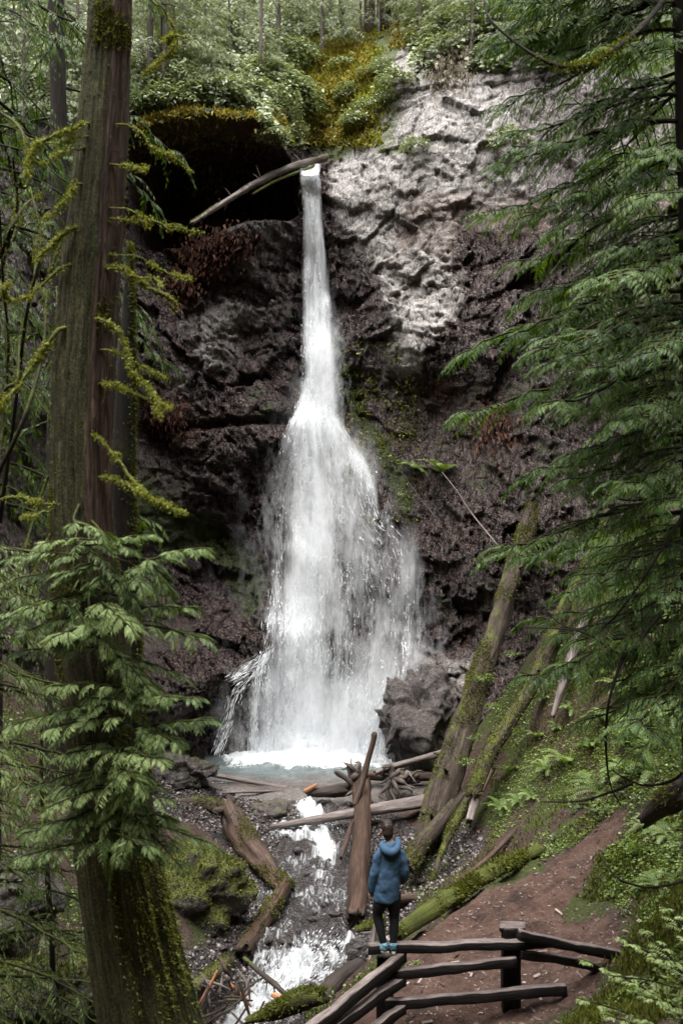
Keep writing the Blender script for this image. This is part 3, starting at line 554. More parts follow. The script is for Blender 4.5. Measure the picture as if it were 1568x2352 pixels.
runnel([(905, 1612, 32.6), (880, 1650, 32.5), (878, 1700, 32.5), (876, 1755, 32.4)], 500, .010, 9)
# ---------------------------------------------------------------- pool and stream
k = N('pool_water'); zc = k.zone(); p = k.pos((1, .55, 1)); a = k.noise(p, 3.5, 6, .7, .6); b = k.noise(p, 10, 5, .7); e = k.noise(p, 1.1, 3)
foam = k.ramp(k.math('ADD', zc[0], k.math('MULTIPLY', k.math('SUBTRACT', k.math('ADD', k.math('MULTIPLY', a, .6), k.math('MULTIPLY', b, .4)), .5), 1.9)), (.45, 0.), (.75, 1.))
col = k.mix(zc[1], k.ramp(e, (.35, (.075, .095, .095)), (.65, (.14, .17, .172))), (.075, .062, .055)); col = k.mix(foam, col, (.78, .81, .83))
m_pool = k.done(k.bsdf(col, k.ramp(foam, (0., .12), (1., .6)), .5, k.bump(k.math('ADD', a, k.math('MULTIPLY', b, .5)), .7, .1)))
px_ = np.arange(-5.8, 3.4, .045); py_ = np.arange(29.7, 36.4, .045); QX, QY = np.meshgrid(px_, py_)
bd = seg_d(QX, QY * 1.0, [tuple(W(575, 1740, 34.0)[:2]), tuple(W(700, 1742, 34.0)[:2]), tuple(W(880, 1745, 33.6)[:2])])
fo = np.clip(1.15 * sstep(1.7, .0, bd + .3 * fbm(P3(QX, QY, 0) * 1.2, 3, 4)) + .22 * sstep(4, 1, bd), 0, 1.2)
QZ = POOL_Z + .03 * fbm(P3(QX * 2, QY * 2, 0), 3, 8) * (1 + 2 * fo) + .10 * fo * (1 + .8 * fbm(P3(QX * 3, QY * 3, 0), 3, 9)) - .35 * sstep(30.6, 29.7, QY)
MBp = MB().add(P3(QX, QY, QZ), grid_q(len(px_), len(py_))); pool = MBp.build('pool_water', m_pool, cols=np.stack([fo, sstep(32.3, 30.6, QY + .5 * fbm(P3(QX, QY, 0), 2, 3)), fo * 0], -1).reshape(-1, 3)); tag(pool, kind='structure')
k = N('stream_water'); zc = k.zone(); mp = k.n('Mapping'); k.put(mp.inputs[0], k.n('Attribute', attribute_name='tc').outputs['Vector']); mp.inputs['Scale'].default_value = (1, .38, 1); p = mp.outputs[0]; a = k.noise(p, 4.5, 7, .75, 1.2); b = k.noise(p, 16, 4, .7)
foam = k.ramp(k.math('ADD', zc[0], k.math('MULTIPLY', k.math('SUBTRACT', k.math('ADD', k.math('MULTIPLY', a, .6), k.math('MULTIPLY', b, .4)),   .5), 3.2)), (.45, 0.), (1.0, 1.))
nb = k.bump(k.math('ADD', k.math('MULTIPLY', a, 1.), k.math('MULTIPLY', b, .4)), 1., .12)
gl = k.n('BsdfPrincipled'); k.put(gl.inputs['Base Color'], (.05, .043, .041)); gl.inputs['Roughness'].default_value = .07; gl.inputs['Specular IOR Level'].default_value = .8; k.put(gl.inputs['Normal'], nb)
tp = k.n('BsdfTransparent'); k.put(tp.inputs[0], (.72, .70, .68)); m0 = k.n('MixShader'); m0.inputs[0].default_value = .62; k.put(m0.inputs[1], tp.outputs[0]); k.put(m0.inputs[2], gl.outputs[0])
wh = k.n('BsdfPrincipled'); k.put(wh.inputs['Base Color'], (.56, .58, .60)); wh.inputs['Roughness'].default_value = .6; k.put(wh.inputs['Normal'], nb)
m1 = k.n('MixShader'); k.put(m1.inputs[0], foam); k.put(m1.inputs[1], m0.outputs[0]); k.put(m1.inputs[2], wh.outputs[0]); m_stream = k.done(m1.outputs[0])
ns, nc = 520, 56; SS = spline(SP, ns); WW = np.interp(np.linspace(0, 1, ns), np.linspace(0, 1, len(SW)), SW); tt_ = nrm(np.gradient(SS[:, :2], axis=0)); sn = np.stack([tt_[:, 1], -tt_[:, 0]], -1)
ac = np.linspace(-1.25, 1.25, nc); XY = SS[:, None, :2] + sn[:, None] * (ac[None, :] * WW[:, None])[..., None]; lev = np.repeat(SS[:, 2:3], nc, 1)
SPX, SPY = pxr(XY[..., 0], lev, XY[..., 1]); q3 = P3(XY[..., 0], XY[..., 1], 0); nn = fbm(q3 * 1.6, 4, 13); n5 = fbm(q3 * 5, 3, 14)
fz = 1.2 * np.maximum.reduce([sstep(44, 10, seg_d(SPX, SPY, [(705, 1852), (725, 1880)])) * .9, sstep(30, 6, seg_d(SPX, SPY, [(640, 1898), (700, 1905), (735, 1900)])), sstep(30, 8, seg_d(SPX, SPY, [(725, 1885), (745, 1930), (755, 1960)])), .45 * sstep(60, 20, seg_d(SPX, SPY, [(745, 1960), (740, 2000)]))])
fz = np.maximum(fz, 1.1 * sstep(66, 14, seg_d(SPX, SPY, [(690, 2215), (660, 2240), (600, 2290), (570, 2330), (520, 2400)]))); fz = np.maximum(fz, .62 * sstep(2165, 2195, SPY) * sstep(2270, 2230, SPY)); fz = np.maximum(fz, .9 * sstep(45, 12, seg_d(SPX, SPY, [(800, 2170), (770, 2190)]))); fz = np.maximum(fz, .8 * sstep(40, 10, seg_d(SPX, SPY, [(790, 2265), (800, 2230)])))
fz = np.maximum(fz * (.95 + .35 * nn), .33 + .22 * nn)
ZZ = lev - .06 + .05 * nn + (.04 + .16 * np.clip(fz, 0, 1)) * n5 + .10 * np.clip(fz - .5, 0, 1)
sl_ = np.concatenate([[0], np.cumsum(np.linalg.norm(np.diff(SS, axis=0), axis=1))]); stream = MB().add(P3(XY[..., 0], XY[..., 1], ZZ), grid_q(nc, ns)[:, ::-1], tc=P3(ac[None] * WW[:, None], sl_[:, None], 0).reshape(-1, 3)).build('stream_water', m_stream, cols=np.stack([fz, fz * 0, fz * 0], -1).reshape(-1, 3)); tag(stream, kind='structure')
for pp, n_, sd_r in (([(640, 1900, 28.2), (700, 1905, 28.1), (735, 1900, 28.1)], 260, 51), ([(690, 1850, 29.2), (712, 1880, 28.4), (735, 1910, 27.7), (745, 1950, 26.9)], 900, 52), ([(720, 2165, 22.0), (690, 2220, 21.4), (640, 2290, 20.5), (570, 2350, 19.4)], 1500, 53), ([(780, 2165, 21.9), (740, 2215, 21.4), (690, 2260, 20.8)], 900, 54), ([(660, 2185, 21.8), (650, 2240, 21.2)], 400, 55), ([(800, 2225, 21.0), (790, 2270, 20.5)], 250, 56)):
    o_ = runnel([(x, y - 6, Y_) for x, y, Y_ in pp], int(n_ * .45), .011, sd_r, stream, .22, (.03, .14)); o_.name = 'white_water'
# gravel: small stones of the bed and banks, past counting
ico_v, ico_f = None, None
def blob(n1=10, n2=7):
    th = np.linspace(0, 2 * np.pi, n1, endpoint=False); ph = np.linspace(-np.pi / 2, np.pi / 2, n2); T, Ph = np.meshgrid(th, ph)
    return np.stack([np.cos(Ph) * np.cos(T), np.cos(Ph) * np.sin(T), np.sin(Ph)], -1).reshape(-1, 3), grid_q(n1, n2, True)
bv, bq = blob(6, 4); r = np.random.default_rng(8); n = 60000
gxs = r.uniform(-7, 4.2, n); gys = r.uniform(17, 32, n); dd, ll, _ = stream_d(gxs, gys); bt = (np.hypot((gxs + 4.4) / 1.9, (gys - 28.4) / 1.2) < 1.1) | (np.hypot((gxs - 1.9) / 1.5, (gys - 25.2) / 2.2) < 1.1)
kp = ((dd < 1.9) | bt) & ((dd > .8) | (r.uniform(0, 1, n) < .35)) & (r.uniform(0, 1, n) < .42); gxs, gys = gxs[kp], gys[kp]; n = len(gxs); gz = h_ground(gxs, gys); kp = gz < -7.6; gxs, gys, gz = gxs[kp], gys[kp], gz[kp]; n = len(gxs)
sz = .018 + .05 * r.uniform(0, 1, n) ** 3; M = basis(r.normal(0, 1, (n, 3)), r.normal(0, 1, (n, 3)), sz) * r.uniform(.6, 1.2, (n, 1, 3))
k = N('gravel_stones'); t = k.attr('tint'); k_c = k.ramp(t, (0., (.025, .019, .017)), (.5, (.085, .07, .067)), (.9, (.15, .13, .125)), (1., (.27, .24, .225))); m_grav = k.done(k.bsdf(k_c, .35, .5))
gr = MB().add(inst(bv, M, P3(gxs, gys, gz + sz * .3)), inst_f(bq, n, len(bv)), None, np.repeat(r.uniform(0, 1, n), len(bv))).build('gravel', m_grav); tag(gr, kind='stuff')
# ---------------------------------------------------------------- boulders and single stones
def rock(name, label, c, rad, mat=None, seed=0, tint=.2, n=(56, 36), rough=.35, moss=0, group=None, fl=1., cat='rock', mm=None):
    v, q = blob(*n); nz = fbm(v * 1.3 + seed * 9.1, 3, seed) * rough + .7 * rough * facets(v * 1.6 + seed * 3.1, seed)[0] + .22 * rough * facets(v * 4.5 + seed * 1.7, seed + 9)[0] + .05 * fbm(v * 6 + seed, 3, seed)
    v = v * (1 + nz)[:, None] * A(*rad); c = A(*c)
    nn_ = vnormals(v, q); o = MB().add(v + c, q, None, tint).build(name, mat or m_stone, origin=c - A(0, 0, rad[2] * .6)); tag(o, label, cat, group)
    if moss:
        r = np.random.default_rng(seed); w = np.clip(nn_[:, 2] + .25, .0, 1) * np.cos(np.arcsin(np.clip(blob(*n)[0][:, 2], -1, 1))) + 1e-5
        tv, tf, tn = tufts(v + c, nn_, moss, .06, r, w, .1); tag(MB().add(tv, None, tf, tn).build('moss', mm or m_mosst, o), kind='stuff')
    return o
rock('boulder', 'big boulder capped with yellow-green moss on the left bank, behind the thick trunk', W(440, 2045, 22.6), (1.35, 1.0, 1.0), seed=1, tint=.78, moss=9000, rough=.25, n=(90, 60), cat='boulder')
rock('boulder', 'dark grey rock with a mossy top at the left rim of the pool', W(425, 1772, 29.8), (.85, .7, .5), seed=2, tint=.42, moss=500, rough=.4, cat='boulder')
rock('boulder', 'wet rounded boulder at the right foot of the waterfall, split water running beside it', W(968, 1650, 32.3), (1.3, .9, 1.7), seed=3, tint=.36, rough=.3, n=(120, 90), cat='boulder')
rock('boulder', 'low grey slab under the first small cascade below the pool', W(630, 1868, 28.9), (.75, .5, .32), seed=4, tint=.5, rough=.3, cat='boulder')
rock('boulder', 'smooth grey stone at the right lip of the foaming lower cascade', W(822, 2178, 21.6), (.26, .22, .22), seed=5, tint=.1, rough=.2)
rock('boulder', 'shaded mossy boulder in the lower left corner', W(70, 2300, 12.6), (.75, .6, .48), seed=6, tint=.62, moss=1800, rough=.2, cat='boulder')
rock('boulder', 'yellow-mossed boulder wedged left of the thick trunk foot', W(205, 2260, 13.4), (.32, .3, .5), seed=7, tint=.75, moss=900, cat='boulder')
rock('boulder', 'dark boulder half hidden under the fronds at the left edge', W(40, 2060, 14.5), (.6, .5, .5), seed=8, tint=.4, moss=300, cat='boulder')
r = np.random.default_rng(21); proto = []
for s in range(4):
    v, q = blob(18, 12); nz = fbm(v * 1.4 + s * 5, 3, s) * .35 + .1 * fbm(v * 4, 2, s); me = MB().add(v * (1 + nz)[:, None] * A(1, .8, .55), q, None, .05)
    proto.append(me)
cnt = 0; first = {}
for i in range(400):
    x, y = r.uniform(-6.5, 4), r.uniform(18.5, 31.5); d, l, s_ = stream_d(x, y); bch = np.hypot((x + 4.4) / 1.9, (y - 28.4) / 1.2) < 1.1; bch2 = np.hypot((x - 1.9) / 1.5, (y - 25.2) / 2.2) < 1.1
    if not (d < 1.5 or bch or bch2): continue
    z = float(h_ground(x, y)); ppx, ppy = pxr(x, z, y); s = r.integers(0, 4); size = r.uniform(.06, .15)
    if z > -7.6 or ppy > 2300: continue
    if d < 1.0: lb, gp_, z = 'wet dark stone breaking the surface of the shallow stream', 'stones in the stream', float(l) - .03
    elif bch: lb, gp_ = 'grey stone lying on the gravel patch left of the pool outlet', 'stones on the left gravel'
    elif bch2: lb, gp_ = 'pale stone lying on the gravel bank between the brown log and the leaning trunks', 'stones on the right gravel'
    else: lb, gp_ = 'wet stone lying along the edge of the stream', 'stones beside the stream'
    if s in first: o = first[s].copy(); COL.objects.link(o)
    else: o = first[s] = proto[s].build('stone', m_stone)
    o.location = (x, y, z + size * .25); o.scale = (size,) * 3; o.rotation_euler = (0, 0, r.uniform(0, 6.28)); tag(o, lb, 'stone', gp_); cnt += 1
    if cnt >= 90: break

# ---------------------------------------------------------------- fallen logs, log jam, sticks
log('log', 'thick leaning mossy log propped from the gravel up against the cliff, right of the fall', [(968, 1975, 25.9), (1005, 1850, 26.6), (1060, 1680, 27.6), (1110, 1530, 28.6), (1150, 1400, 29.5), (1200, 1250, 30.6), (1232, 1150, 31.3)], [.26, .31, .34, .32, .29, .26, .22], m_logmoss, seg=30, rough=.34, moss=7000, mtint=.22, stubs=7, seed=1)
log('log', 'second leaning mossy log, slimmer and right of the thick one, resting on the fern slope', [(1085, 1830, 25.6), (1128, 1721, 26.3), (1208, 1596, 27.2), (1263, 1476, 27.9), (1298, 1401, 28.3), (1358, 1286, 28.8), (1402, 1170, 29.4)], [.15, .20, .20, .21, .22, .21, .19], m_logmoss, seg=22, rough=.25, moss=3200, mtint=.3, stubs=4, seed=2)
log('log', 'short grey-brown broken log standing slantwise on the fern slope', [(1268, 1646, 25.6), (1303, 1536, 26.2), (1333, 1446, 26.7), (1358, 1401, 26.9)], [.06, .13, .14, .1], m_loggrey, rough=.25, seed=3, stubs=2)
log('log', 'pale-ended mossy log lying beside the foot of the thick leaning log', [(1060, 1822, 26.8), (1003, 1893, 26.0), (953, 1958, 25.0), (936, 1992, 24.5)], [.15, .2, .22, .19], m_logmoss, rough=.2, seed=4, moss=900, mtint=.1)
log('log', 'thin mossy pole with a bare white tip on the right bank', [(1130, 1765, 26.6), (1083, 1828, 26), (1043, 1893, 25.3), (1018, 1948, 24.8), (983, 2050, 23.9)], [.09, .12, .12, .09, .035], m_logmoss, rough=.2, seed=5, moss=900, mtint=.25, seg=12, cat='pole')
log('log', 'short bleached stub of a log beside the thin mossy pole', [(1098, 1795, 25.8), (1090, 1840, 25.6), (1076, 1888, 25.2)], [.08, .11, .09], m_loggrey, rough=.3, seed=6, seg=12)
log('stick', 'red-brown splintered stick above the bleached stub', [(1130, 1768, 25.6), (1108, 1818, 25.4)], [.05, .03], m_logbrown, seed=7, seg=8, cat='stick')
log('log', 'pale grey log lying across the stream in front of the log jam', [(621, 1898, 27.6), (760, 1876, 27.9), (880, 1856, 28.3), (985, 1839, 28.4)], [.06, .14, .17, .2], m_loggrey, rough=.16, seed=8, seg=20, mtint=0)
big = log('log', 'thick red-brown log lying down the middle of the stream bed towards the fence', [(828, 1800, 29.6), (833, 1884, 27.6), (826, 1990, 25.1), (818, 2108, 22.8)], [.27, .225, .22, .21], m_logbrown, rough=.2, seed=9, seg=28, mtint=.1)
def roots(o, c, tips, r0, mat, seed):
    r = np.random.default_rng(seed)
    for (tx, ty, tY) in tips:
        rr = r.uniform(.7, 1.2); a = W(*c); b = W(tx, ty, tY); d_ = b - a; m = a + d_ * .4 + r.normal(0, .10, 3); m2 = a + d_ * .75 + r.normal(0, .13, 3); v, q, t = tube([a, m, m2, b + r.normal(0, .05, 3)], [r0 * rr * .8, r0 * rr * .5, r0 * rr * .3, .012], 9, 20, .45, 6, seed + int(tx)); MB().add(v, q, t, .05).build('root', mat, o)
roots(big, (826, 1806, 29.6), [(782, 1765, 29.5), (790, 1748, 29.7), (806, 1742, 29.8), (812, 1745, 29.6), (826, 1752, 29.9), (835, 1770, 29.6), (845, 1800, 29.3), (775, 1785, 29.3), (795, 1830, 29.1), (818, 1768, 29.3)], .2, m_logdrift, 31)
o = log('driftwood_pole', 'bent brown pole leaning up out of the log jam against the white water', [(853, 1690, 28.9), (860, 1688, 28.9), (848, 1735, 28.8), (834, 1788, 28.6), (814, 1850, 28.2)], [.03, .075, .08, .09, .09], m_logbrown, rough=.12, seed=10, seg=12, cat='pole', mtint=0)
log('log', 'bleached grey pole slanting up from the jam to the thick leaning log', [(862, 1776, 29.9), (894, 1763, 30.0), (960, 1744, 30.2), (1020, 1727, 30.4)], [.07, .1, .1, .1], m_loggrey, seed=11, seg=12, mtint=0, cat='pole')
log('log', 'brown log wedged level behind the grey pole of the jam', [(838, 1780, 30.5), (920, 1783, 30.5), (1005, 1782, 30.6)], [.15, .14, .13], m_logbrown, seed=12, mtint=.15, rough=.2)
sw = log('stump', 'upturned root wad with tangled pale roots in the log jam', [(880, 1782, 30.2), (915, 1786, 29.9), (960, 1790, 29.8)], [.17, .2, .14], m_logdark, seed=13, rough=.3, cat='stump')
roots(sw, (900, 1785, 29.8), [(884, 1842, 29.3), (905, 1836, 29.2), (914, 1825, 29.3), (958, 1798, 29.4), (925, 1768, 29.7), (880, 1766, 29.5), (940, 1822, 29.2), (870, 1800, 29.6), (893, 1762, 29.6), (955, 1812, 29.3), (975, 1778, 29.7)], .15, m_logdrift, 33)
log('log', 'dark sodden log at the lip of the pool left of the root wad', [(706, 1822, 29.8), (750, 1818, 29.7), (806, 1812, 29.6)], [.08, .15, .17], m_logdark, seed=14, rough=.3, mtint=.15)
log('wood_chunk', 'bright orange splinter of fresh wood on the dark sodden log', [(698, 1817, 29.6), (728, 1802, 29.7)], [.06, .05], m_orange, seed=15, seg=8, cat='wood')
log('stick', 'brown stick leaning on the left flank of the red-brown log', [(783, 1970, 25.9), (798, 1925, 26.6), (808, 1890, 27.3)], [.04, .07, .06], m_logbrown, seed=16, seg=8, cat='stick')
log('stick', 'thin dark stick trailing right of the red-brown log', [(838, 1925, 26.6), (846, 1950, 26.3), (858, 1968, 26.0)], [.03, .03, .02], m_logbrown, seed=46, seg=8, cat='stick')
log('log', 'short brown log showing beside the man at thigh height', [(905, 2066, 23.0), (970, 2060, 23.2), (1045, 2052, 23.4)], [.1, .115, .1], m_logbrown, seed=17, seg=14, mtint=.1)
lb = log('log', 'mossy log with splintered root end running down the left bank', [(522, 1850, 27.4), (545, 1905, 26.7), (575, 1955, 25.9), (614, 1995, 25.1), (660, 2040, 24.3)], [.27, .31, .29, .23, .19], m_logbrown, seed=18, seg=28, rough=.5, moss=2200, mtint=.36)
roots(lb, (530, 1880, 27.0), [(512, 1838, 27.4), (528, 1840, 27.6), (545, 1846, 27.5), (562, 1842, 27.2), (500, 1862, 27.0), (597, 1905, 26.4)], .2, m_logmoss, 35)
log('log', 'smooth brown log with a green mossy flank dropping to the lower cascade', [(660, 2026, 24.2), (632, 2072, 23.4), (595, 2130, 22.5), (556, 2190, 21.6)], [.17, .19, .2, .21], m_logbrown, seed=19, seg=24, rough=.22, moss=900, mtint=.3)
log('log', 'dark mossy log end beside the thick trunk above the debris', [(436, 2278, 19.2), (480, 2245, 19.9), (530, 2205, 20.7)], [.13, .15, .14], m_logmoss, seed=20, moss=500, mtint=.2)
log('stick', 'long dark stick fallen across the foam of the lower cascade', [(560, 2200, 20.9), (620, 2252, 20.2), (672, 2298, 19.7)], [.045, .06, .04], m_logdark, seed=21, seg=8, cat='stick', stubs=3)
log('stick', 'thin forked stick reaching over the foam from the debris pile', [(520, 2306, 19.6), (560, 2276, 19.9), (602, 2245, 20.2)], [.035, .03, .015], m_logdark, seed=22, seg=8, cat='stick', stubs=3)
log('wood_chunk', 'orange-brown chunk of wood caught in the foam', [(628, 2286, 19.8), (660, 2298, 19.7)], [.07, .06], m_orange, seed=23, seg=9, cat='wood', rough=.3)
log('pole', 'bleached pole lying half under water at the near edge of the pool', [(492, 1780, 31.0), (600, 1800, 30.7), (706, 1818, 30.4)], [.07, .075, .05], m_loggrey, seed=24, seg=9, mtint=0, cat='pole')
log('pole', 'thin sunken pole crossing the brown shallows of the pool', [(482, 1822, 29.9), (600, 1818, 30.2), (700, 1812, 30.6)], [.03, .04, .04], m_loggrey, seed=25, seg=8, mtint=0, cat='pole')
log('log', 'low mossy log at the near left edge of the pool', [(352, 1843, 28.7), (404, 1846, 28.6), (460, 1844, 28.8), (512, 1856, 28.4)], [.08, .12, .16, .18], m_logmoss, seed=26, moss=700, mtint=.2)
log('log', 'mossy yellow-green log edging the dirt trail behind the man', [(905, 2148, 15.9), (983, 2096, 16.6), (1043, 2056, 17.2), (1133, 2001, 18.1), (1240, 1950, 19.0)], [.12, .13, .14, .14, .1], m_logmoss, seed=27, seg=20, moss=3500, mtint=.55, msize=.05)
log('pole', 'bare brown pole lying uphill behind the mossy trail log', [(1044, 2032, 20.6), (1128, 1964, 21.6), (1205, 1884, 22.6)], [.05, .06, .04], m_logbrown, seed=28, seg=10, mtint=.2, cat='pole')
rl = log('log', 'long mossy log with broken twigs hanging over the rim beside the waterfall top', [(440, 513, 32.6), (520, 462, 33.6), (600, 414, 34.6), (680, 380, 35.9), (748, 362, 37.2)], [.07, .10, .115, .13, .12], m_loggrey, seed=29, seg=16, moss=1300, mtint=.42, msize=.035, stubs=9, stub_len=.35)
log('log', 'thinner mossy branch under the long rim log', [(580, 446, 34.0), (640, 413, 34.7), (724, 380, 36.4)], [.035, .05, .05], m_logmoss, seed=30, seg=10, msize=.03, moss=350, mtint=.5)
log('pole', 'slim grey pole sliding down the mossy slope to the waterfall lip', [(645, 165, 41.0), (675, 225, 40.0), (762, 343, 38.0)], [.04, .06, .05], m_loggrey, seed=31, seg=8, mtint=0, cat='pole')
log('pole', 'thin grey twig beside the slim pole above the waterfall lip', [(672, 350, 36.4), (690, 372, 36.2), (697, 400, 36.0)], [.02, .03, .02], m_loggrey, seed=32, seg=6, mtint=0, cat='pole')
log('pole', 'dark thin pole lying on the slab right of the veil', [(921, 1083, 33.4), (950, 1125, 33.2), (1000, 1190, 32.6)], [.015, .02, .02], m_logdark, seed=33, seg=7, cat='pole')
log('pole', 'long pale pole slanting over the slab to the thick leaning log', [(1015, 1085, 32.2), (1050, 1130, 31.8), (1083, 1180, 31.4), (1150, 1262, 30.5)], [.012, .022, .025, .02], m_loggrey, seed=34, seg=7, mtint=0, cat='pole')
log('root', 'dark mossy root arching out of the bank at the right edge', [(1478, 1888, 14.2), (1520, 1852, 14), (1580, 1815, 13.6)], [.09, .16, .22], m_logdark, seed=35, moss=500, mtint=.2, cat='root', rough=.3)
log('root', 'pale root prong standing up by the stream below the man', [(846, 2230, 18.6), (856, 2160, 18.9), (862, 2128, 19.0), (878, 2118, 19.0)], [.05, .05, .06, .05], m_loggrey, seed=36, seg=9, mtint=0, cat='root', stubs=3)
log('log', 'mossy log end at the trail edge under the pale root prong', [(818, 2136, 19.3), (850, 2128, 19.2), (880, 2116, 19.0)], [.06, .09, .1], m_logmoss, seed=37, moss=300, mtint=.5)
log('log', 'mossy rotten log at the brink between the fence and the foam', [(566, 2345, 16.0), (640, 2322, 15.8), (700, 2296, 15.6), (742, 2288, 15.5)], [.06, .13, .16, .12], m_logmoss, seed=38, moss=2500, mtint=.55, msize=.05)
log('log', 'dark soaked log beside the man on the stream side of the fence', [(715, 2330, 16.6), (770, 2255, 17.4), (830, 2215, 17.9)], [.10, .16, .14], m_logdark, seed=39, mtint=.1)
r = np.random.default_rng(44)
for i in range(34):
    bx, by = r.normal(510, 38), r.normal(2300, 34); a = r.uniform(0, np.pi); l = r.uniform(14, 55); Y0 = r.uniform(18.6, 19.8); orange = i % 4 == 0
    if bx < 440 or by > 2365: continue
    log('stick', 'orange-brown splintered stick in the tangle at the edge of the foam' if orange else 'dark stick in the tangle at the edge of the foam', [(bx - l * np.cos(a), by - l * np.sin(a), Y0), (bx, by + r.normal(0, 4), Y0 - .1), (bx + l * np.cos(a), by + l * np.sin(a), Y0 + r.uniform(-.3, .3))], [.02, .04 if orange else .025, .012], [m_orange, m_logbrown][i % 8 == 0] if orange else [m_logdark, m_loggrey, m_logbrown][i % 3], cat='stick', group='orange sticks of the tangle' if orange else 'sticks of the tangle', seg=7, seed=60 + i)
# ---------------------------------------------------------------- split-rail fence
m_rail = bark_mat('dark_wet_rail_wood', (.009, .006, .005), (.026, .018, .014), (.055, .038, .03), moss=(.05, .05, .015), amount=.05, stretch=12, rough=.55, up=False)
k = m_rail  # light from above is painted in: upward faces paler, fronts near black
def rail_mat():
    k = N('top_lit_rail_wood'); mp = k.n('Mapping'); k.put(mp.inputs[0], k.n('Attribute', attribute_name='tc').outputs['Vector']); mp.inputs['Scale'].default_value = (9, 9, .8); p = mp.outputs[0]; p2 = k.pos(); a = k.noise(p, 3, 6, .7); b = k.noise(p2, 3, 4); g = k.n('NewGeometry'); s = k.n('SeparateXYZ'); k.put(s.inputs[0], g.outputs['Normal'])
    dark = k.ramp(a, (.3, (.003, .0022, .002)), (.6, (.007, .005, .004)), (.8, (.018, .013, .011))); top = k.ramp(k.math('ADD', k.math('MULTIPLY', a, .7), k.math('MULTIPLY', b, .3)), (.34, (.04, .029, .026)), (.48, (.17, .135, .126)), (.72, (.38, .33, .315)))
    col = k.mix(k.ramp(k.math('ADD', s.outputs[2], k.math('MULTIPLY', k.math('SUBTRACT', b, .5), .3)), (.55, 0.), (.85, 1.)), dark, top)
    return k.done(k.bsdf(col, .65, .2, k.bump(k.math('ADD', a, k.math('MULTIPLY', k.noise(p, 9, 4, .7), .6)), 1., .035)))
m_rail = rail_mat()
def beam(pts, w, h, seed, n=40, wob=.018):
    """hand-split timber of width w (depth) and height h along points, rounded edges and uneven faces"""
    P = spline(np.array(pts), n); t = nrm(np.gradient(P, axis=0)); up = nrm(A(0, 0, 1) - t * t[:, 2:3]); sd_ = np.cross(t, up)
    c = .22; prof = np.array([(-1 + c, -1), (1 - c, -1), (1, -1 + c), (1, 1 - c), (1 - c, 1), (-1 + c, 1), (-1, 1 - c), (-1, -1 + c)]); m = len(prof)
    V = P[:, None] + sd_[:, None] * (prof[:, 0] * w / 2)[None, :, None] + up[:, None] * (prof[:, 1] * h / 2)[None, :, None]
    V = V + wob * P3(0, fbm(V * 3 + seed, 3, seed), fbm(V * A(2.4, 2.4, 5) + seed * 3, 3, seed + 1)); V = V.reshape(-1, 3); q = grid_q(m, n, True)
    Ls = np.concatenate([[0], np.cumsum(np.linalg.norm(np.diff(P, axis=0), axis=1))]); tc = np.vstack([P3(prof[None, :, 0] * w / 2, prof[None, :, 1] * h / 2, Ls[:, None]).reshape(-1, 3), A(0, 0, 0), A(0, 0, 9)]) + seed * 1.3; V = np.vstack([V, P[0], P[-1]]); tube_last[0] = V; tube_last[1] = tc; a = np.arange(m); b = (a + 1) % m; tr = np.vstack([np.stack([b, a, np.full(m, m * n)], 1), np.stack([a + (n - 1) * m, b + (n - 1) * m, np.full(m, m * n + 1)], 1)])
    return V, q, tr
fence = empty('rail_fence', W(883, 2352, 13.0), 'dark split-rail fence at the viewpoint, the man standing on its top rail', 'fence')
def rail(a, b, w, h, seed, mid=None, name='rail'):
    pts = [W(*a), W(*b)] if mid is None else [W(*a), W(*mid), W(*b)]
    v, q, t = beam(pts, w * .9, h * .86, seed); return MB().add(v, q, t).build(name, m_rail, fence)
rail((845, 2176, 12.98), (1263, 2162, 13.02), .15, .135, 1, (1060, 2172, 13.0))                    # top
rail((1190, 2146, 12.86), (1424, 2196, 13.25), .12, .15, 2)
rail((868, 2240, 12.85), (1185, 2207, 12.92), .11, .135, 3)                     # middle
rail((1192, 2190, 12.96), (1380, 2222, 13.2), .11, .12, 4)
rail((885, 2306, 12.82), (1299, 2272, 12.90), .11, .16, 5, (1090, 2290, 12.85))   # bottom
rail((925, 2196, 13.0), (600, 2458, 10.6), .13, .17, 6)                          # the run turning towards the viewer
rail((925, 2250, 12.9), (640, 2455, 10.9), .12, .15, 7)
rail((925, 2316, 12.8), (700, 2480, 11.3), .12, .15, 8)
def post(px, y0, y1, Y, w, seed):
    v, q, t = beam([W(px, y1, Y), W(px, (y0 + y1) / 2, Y), W(px + 2, y0, Y)], w, w * .95, seed, 24); return MB().add(v, q, t).build('post', m_rail, fence)
post(883, 2190, 2420, 13.14, .23, 11); post(1172, 2126, 2400, 13.16, .25, 12)
v, q, t = beam([W(1146, 2127, 13.2), W(1206, 2130, 13.14)], .25, .05, 13, 8); MB().add(v, q, t).build('post_cap', m_rail, fence)

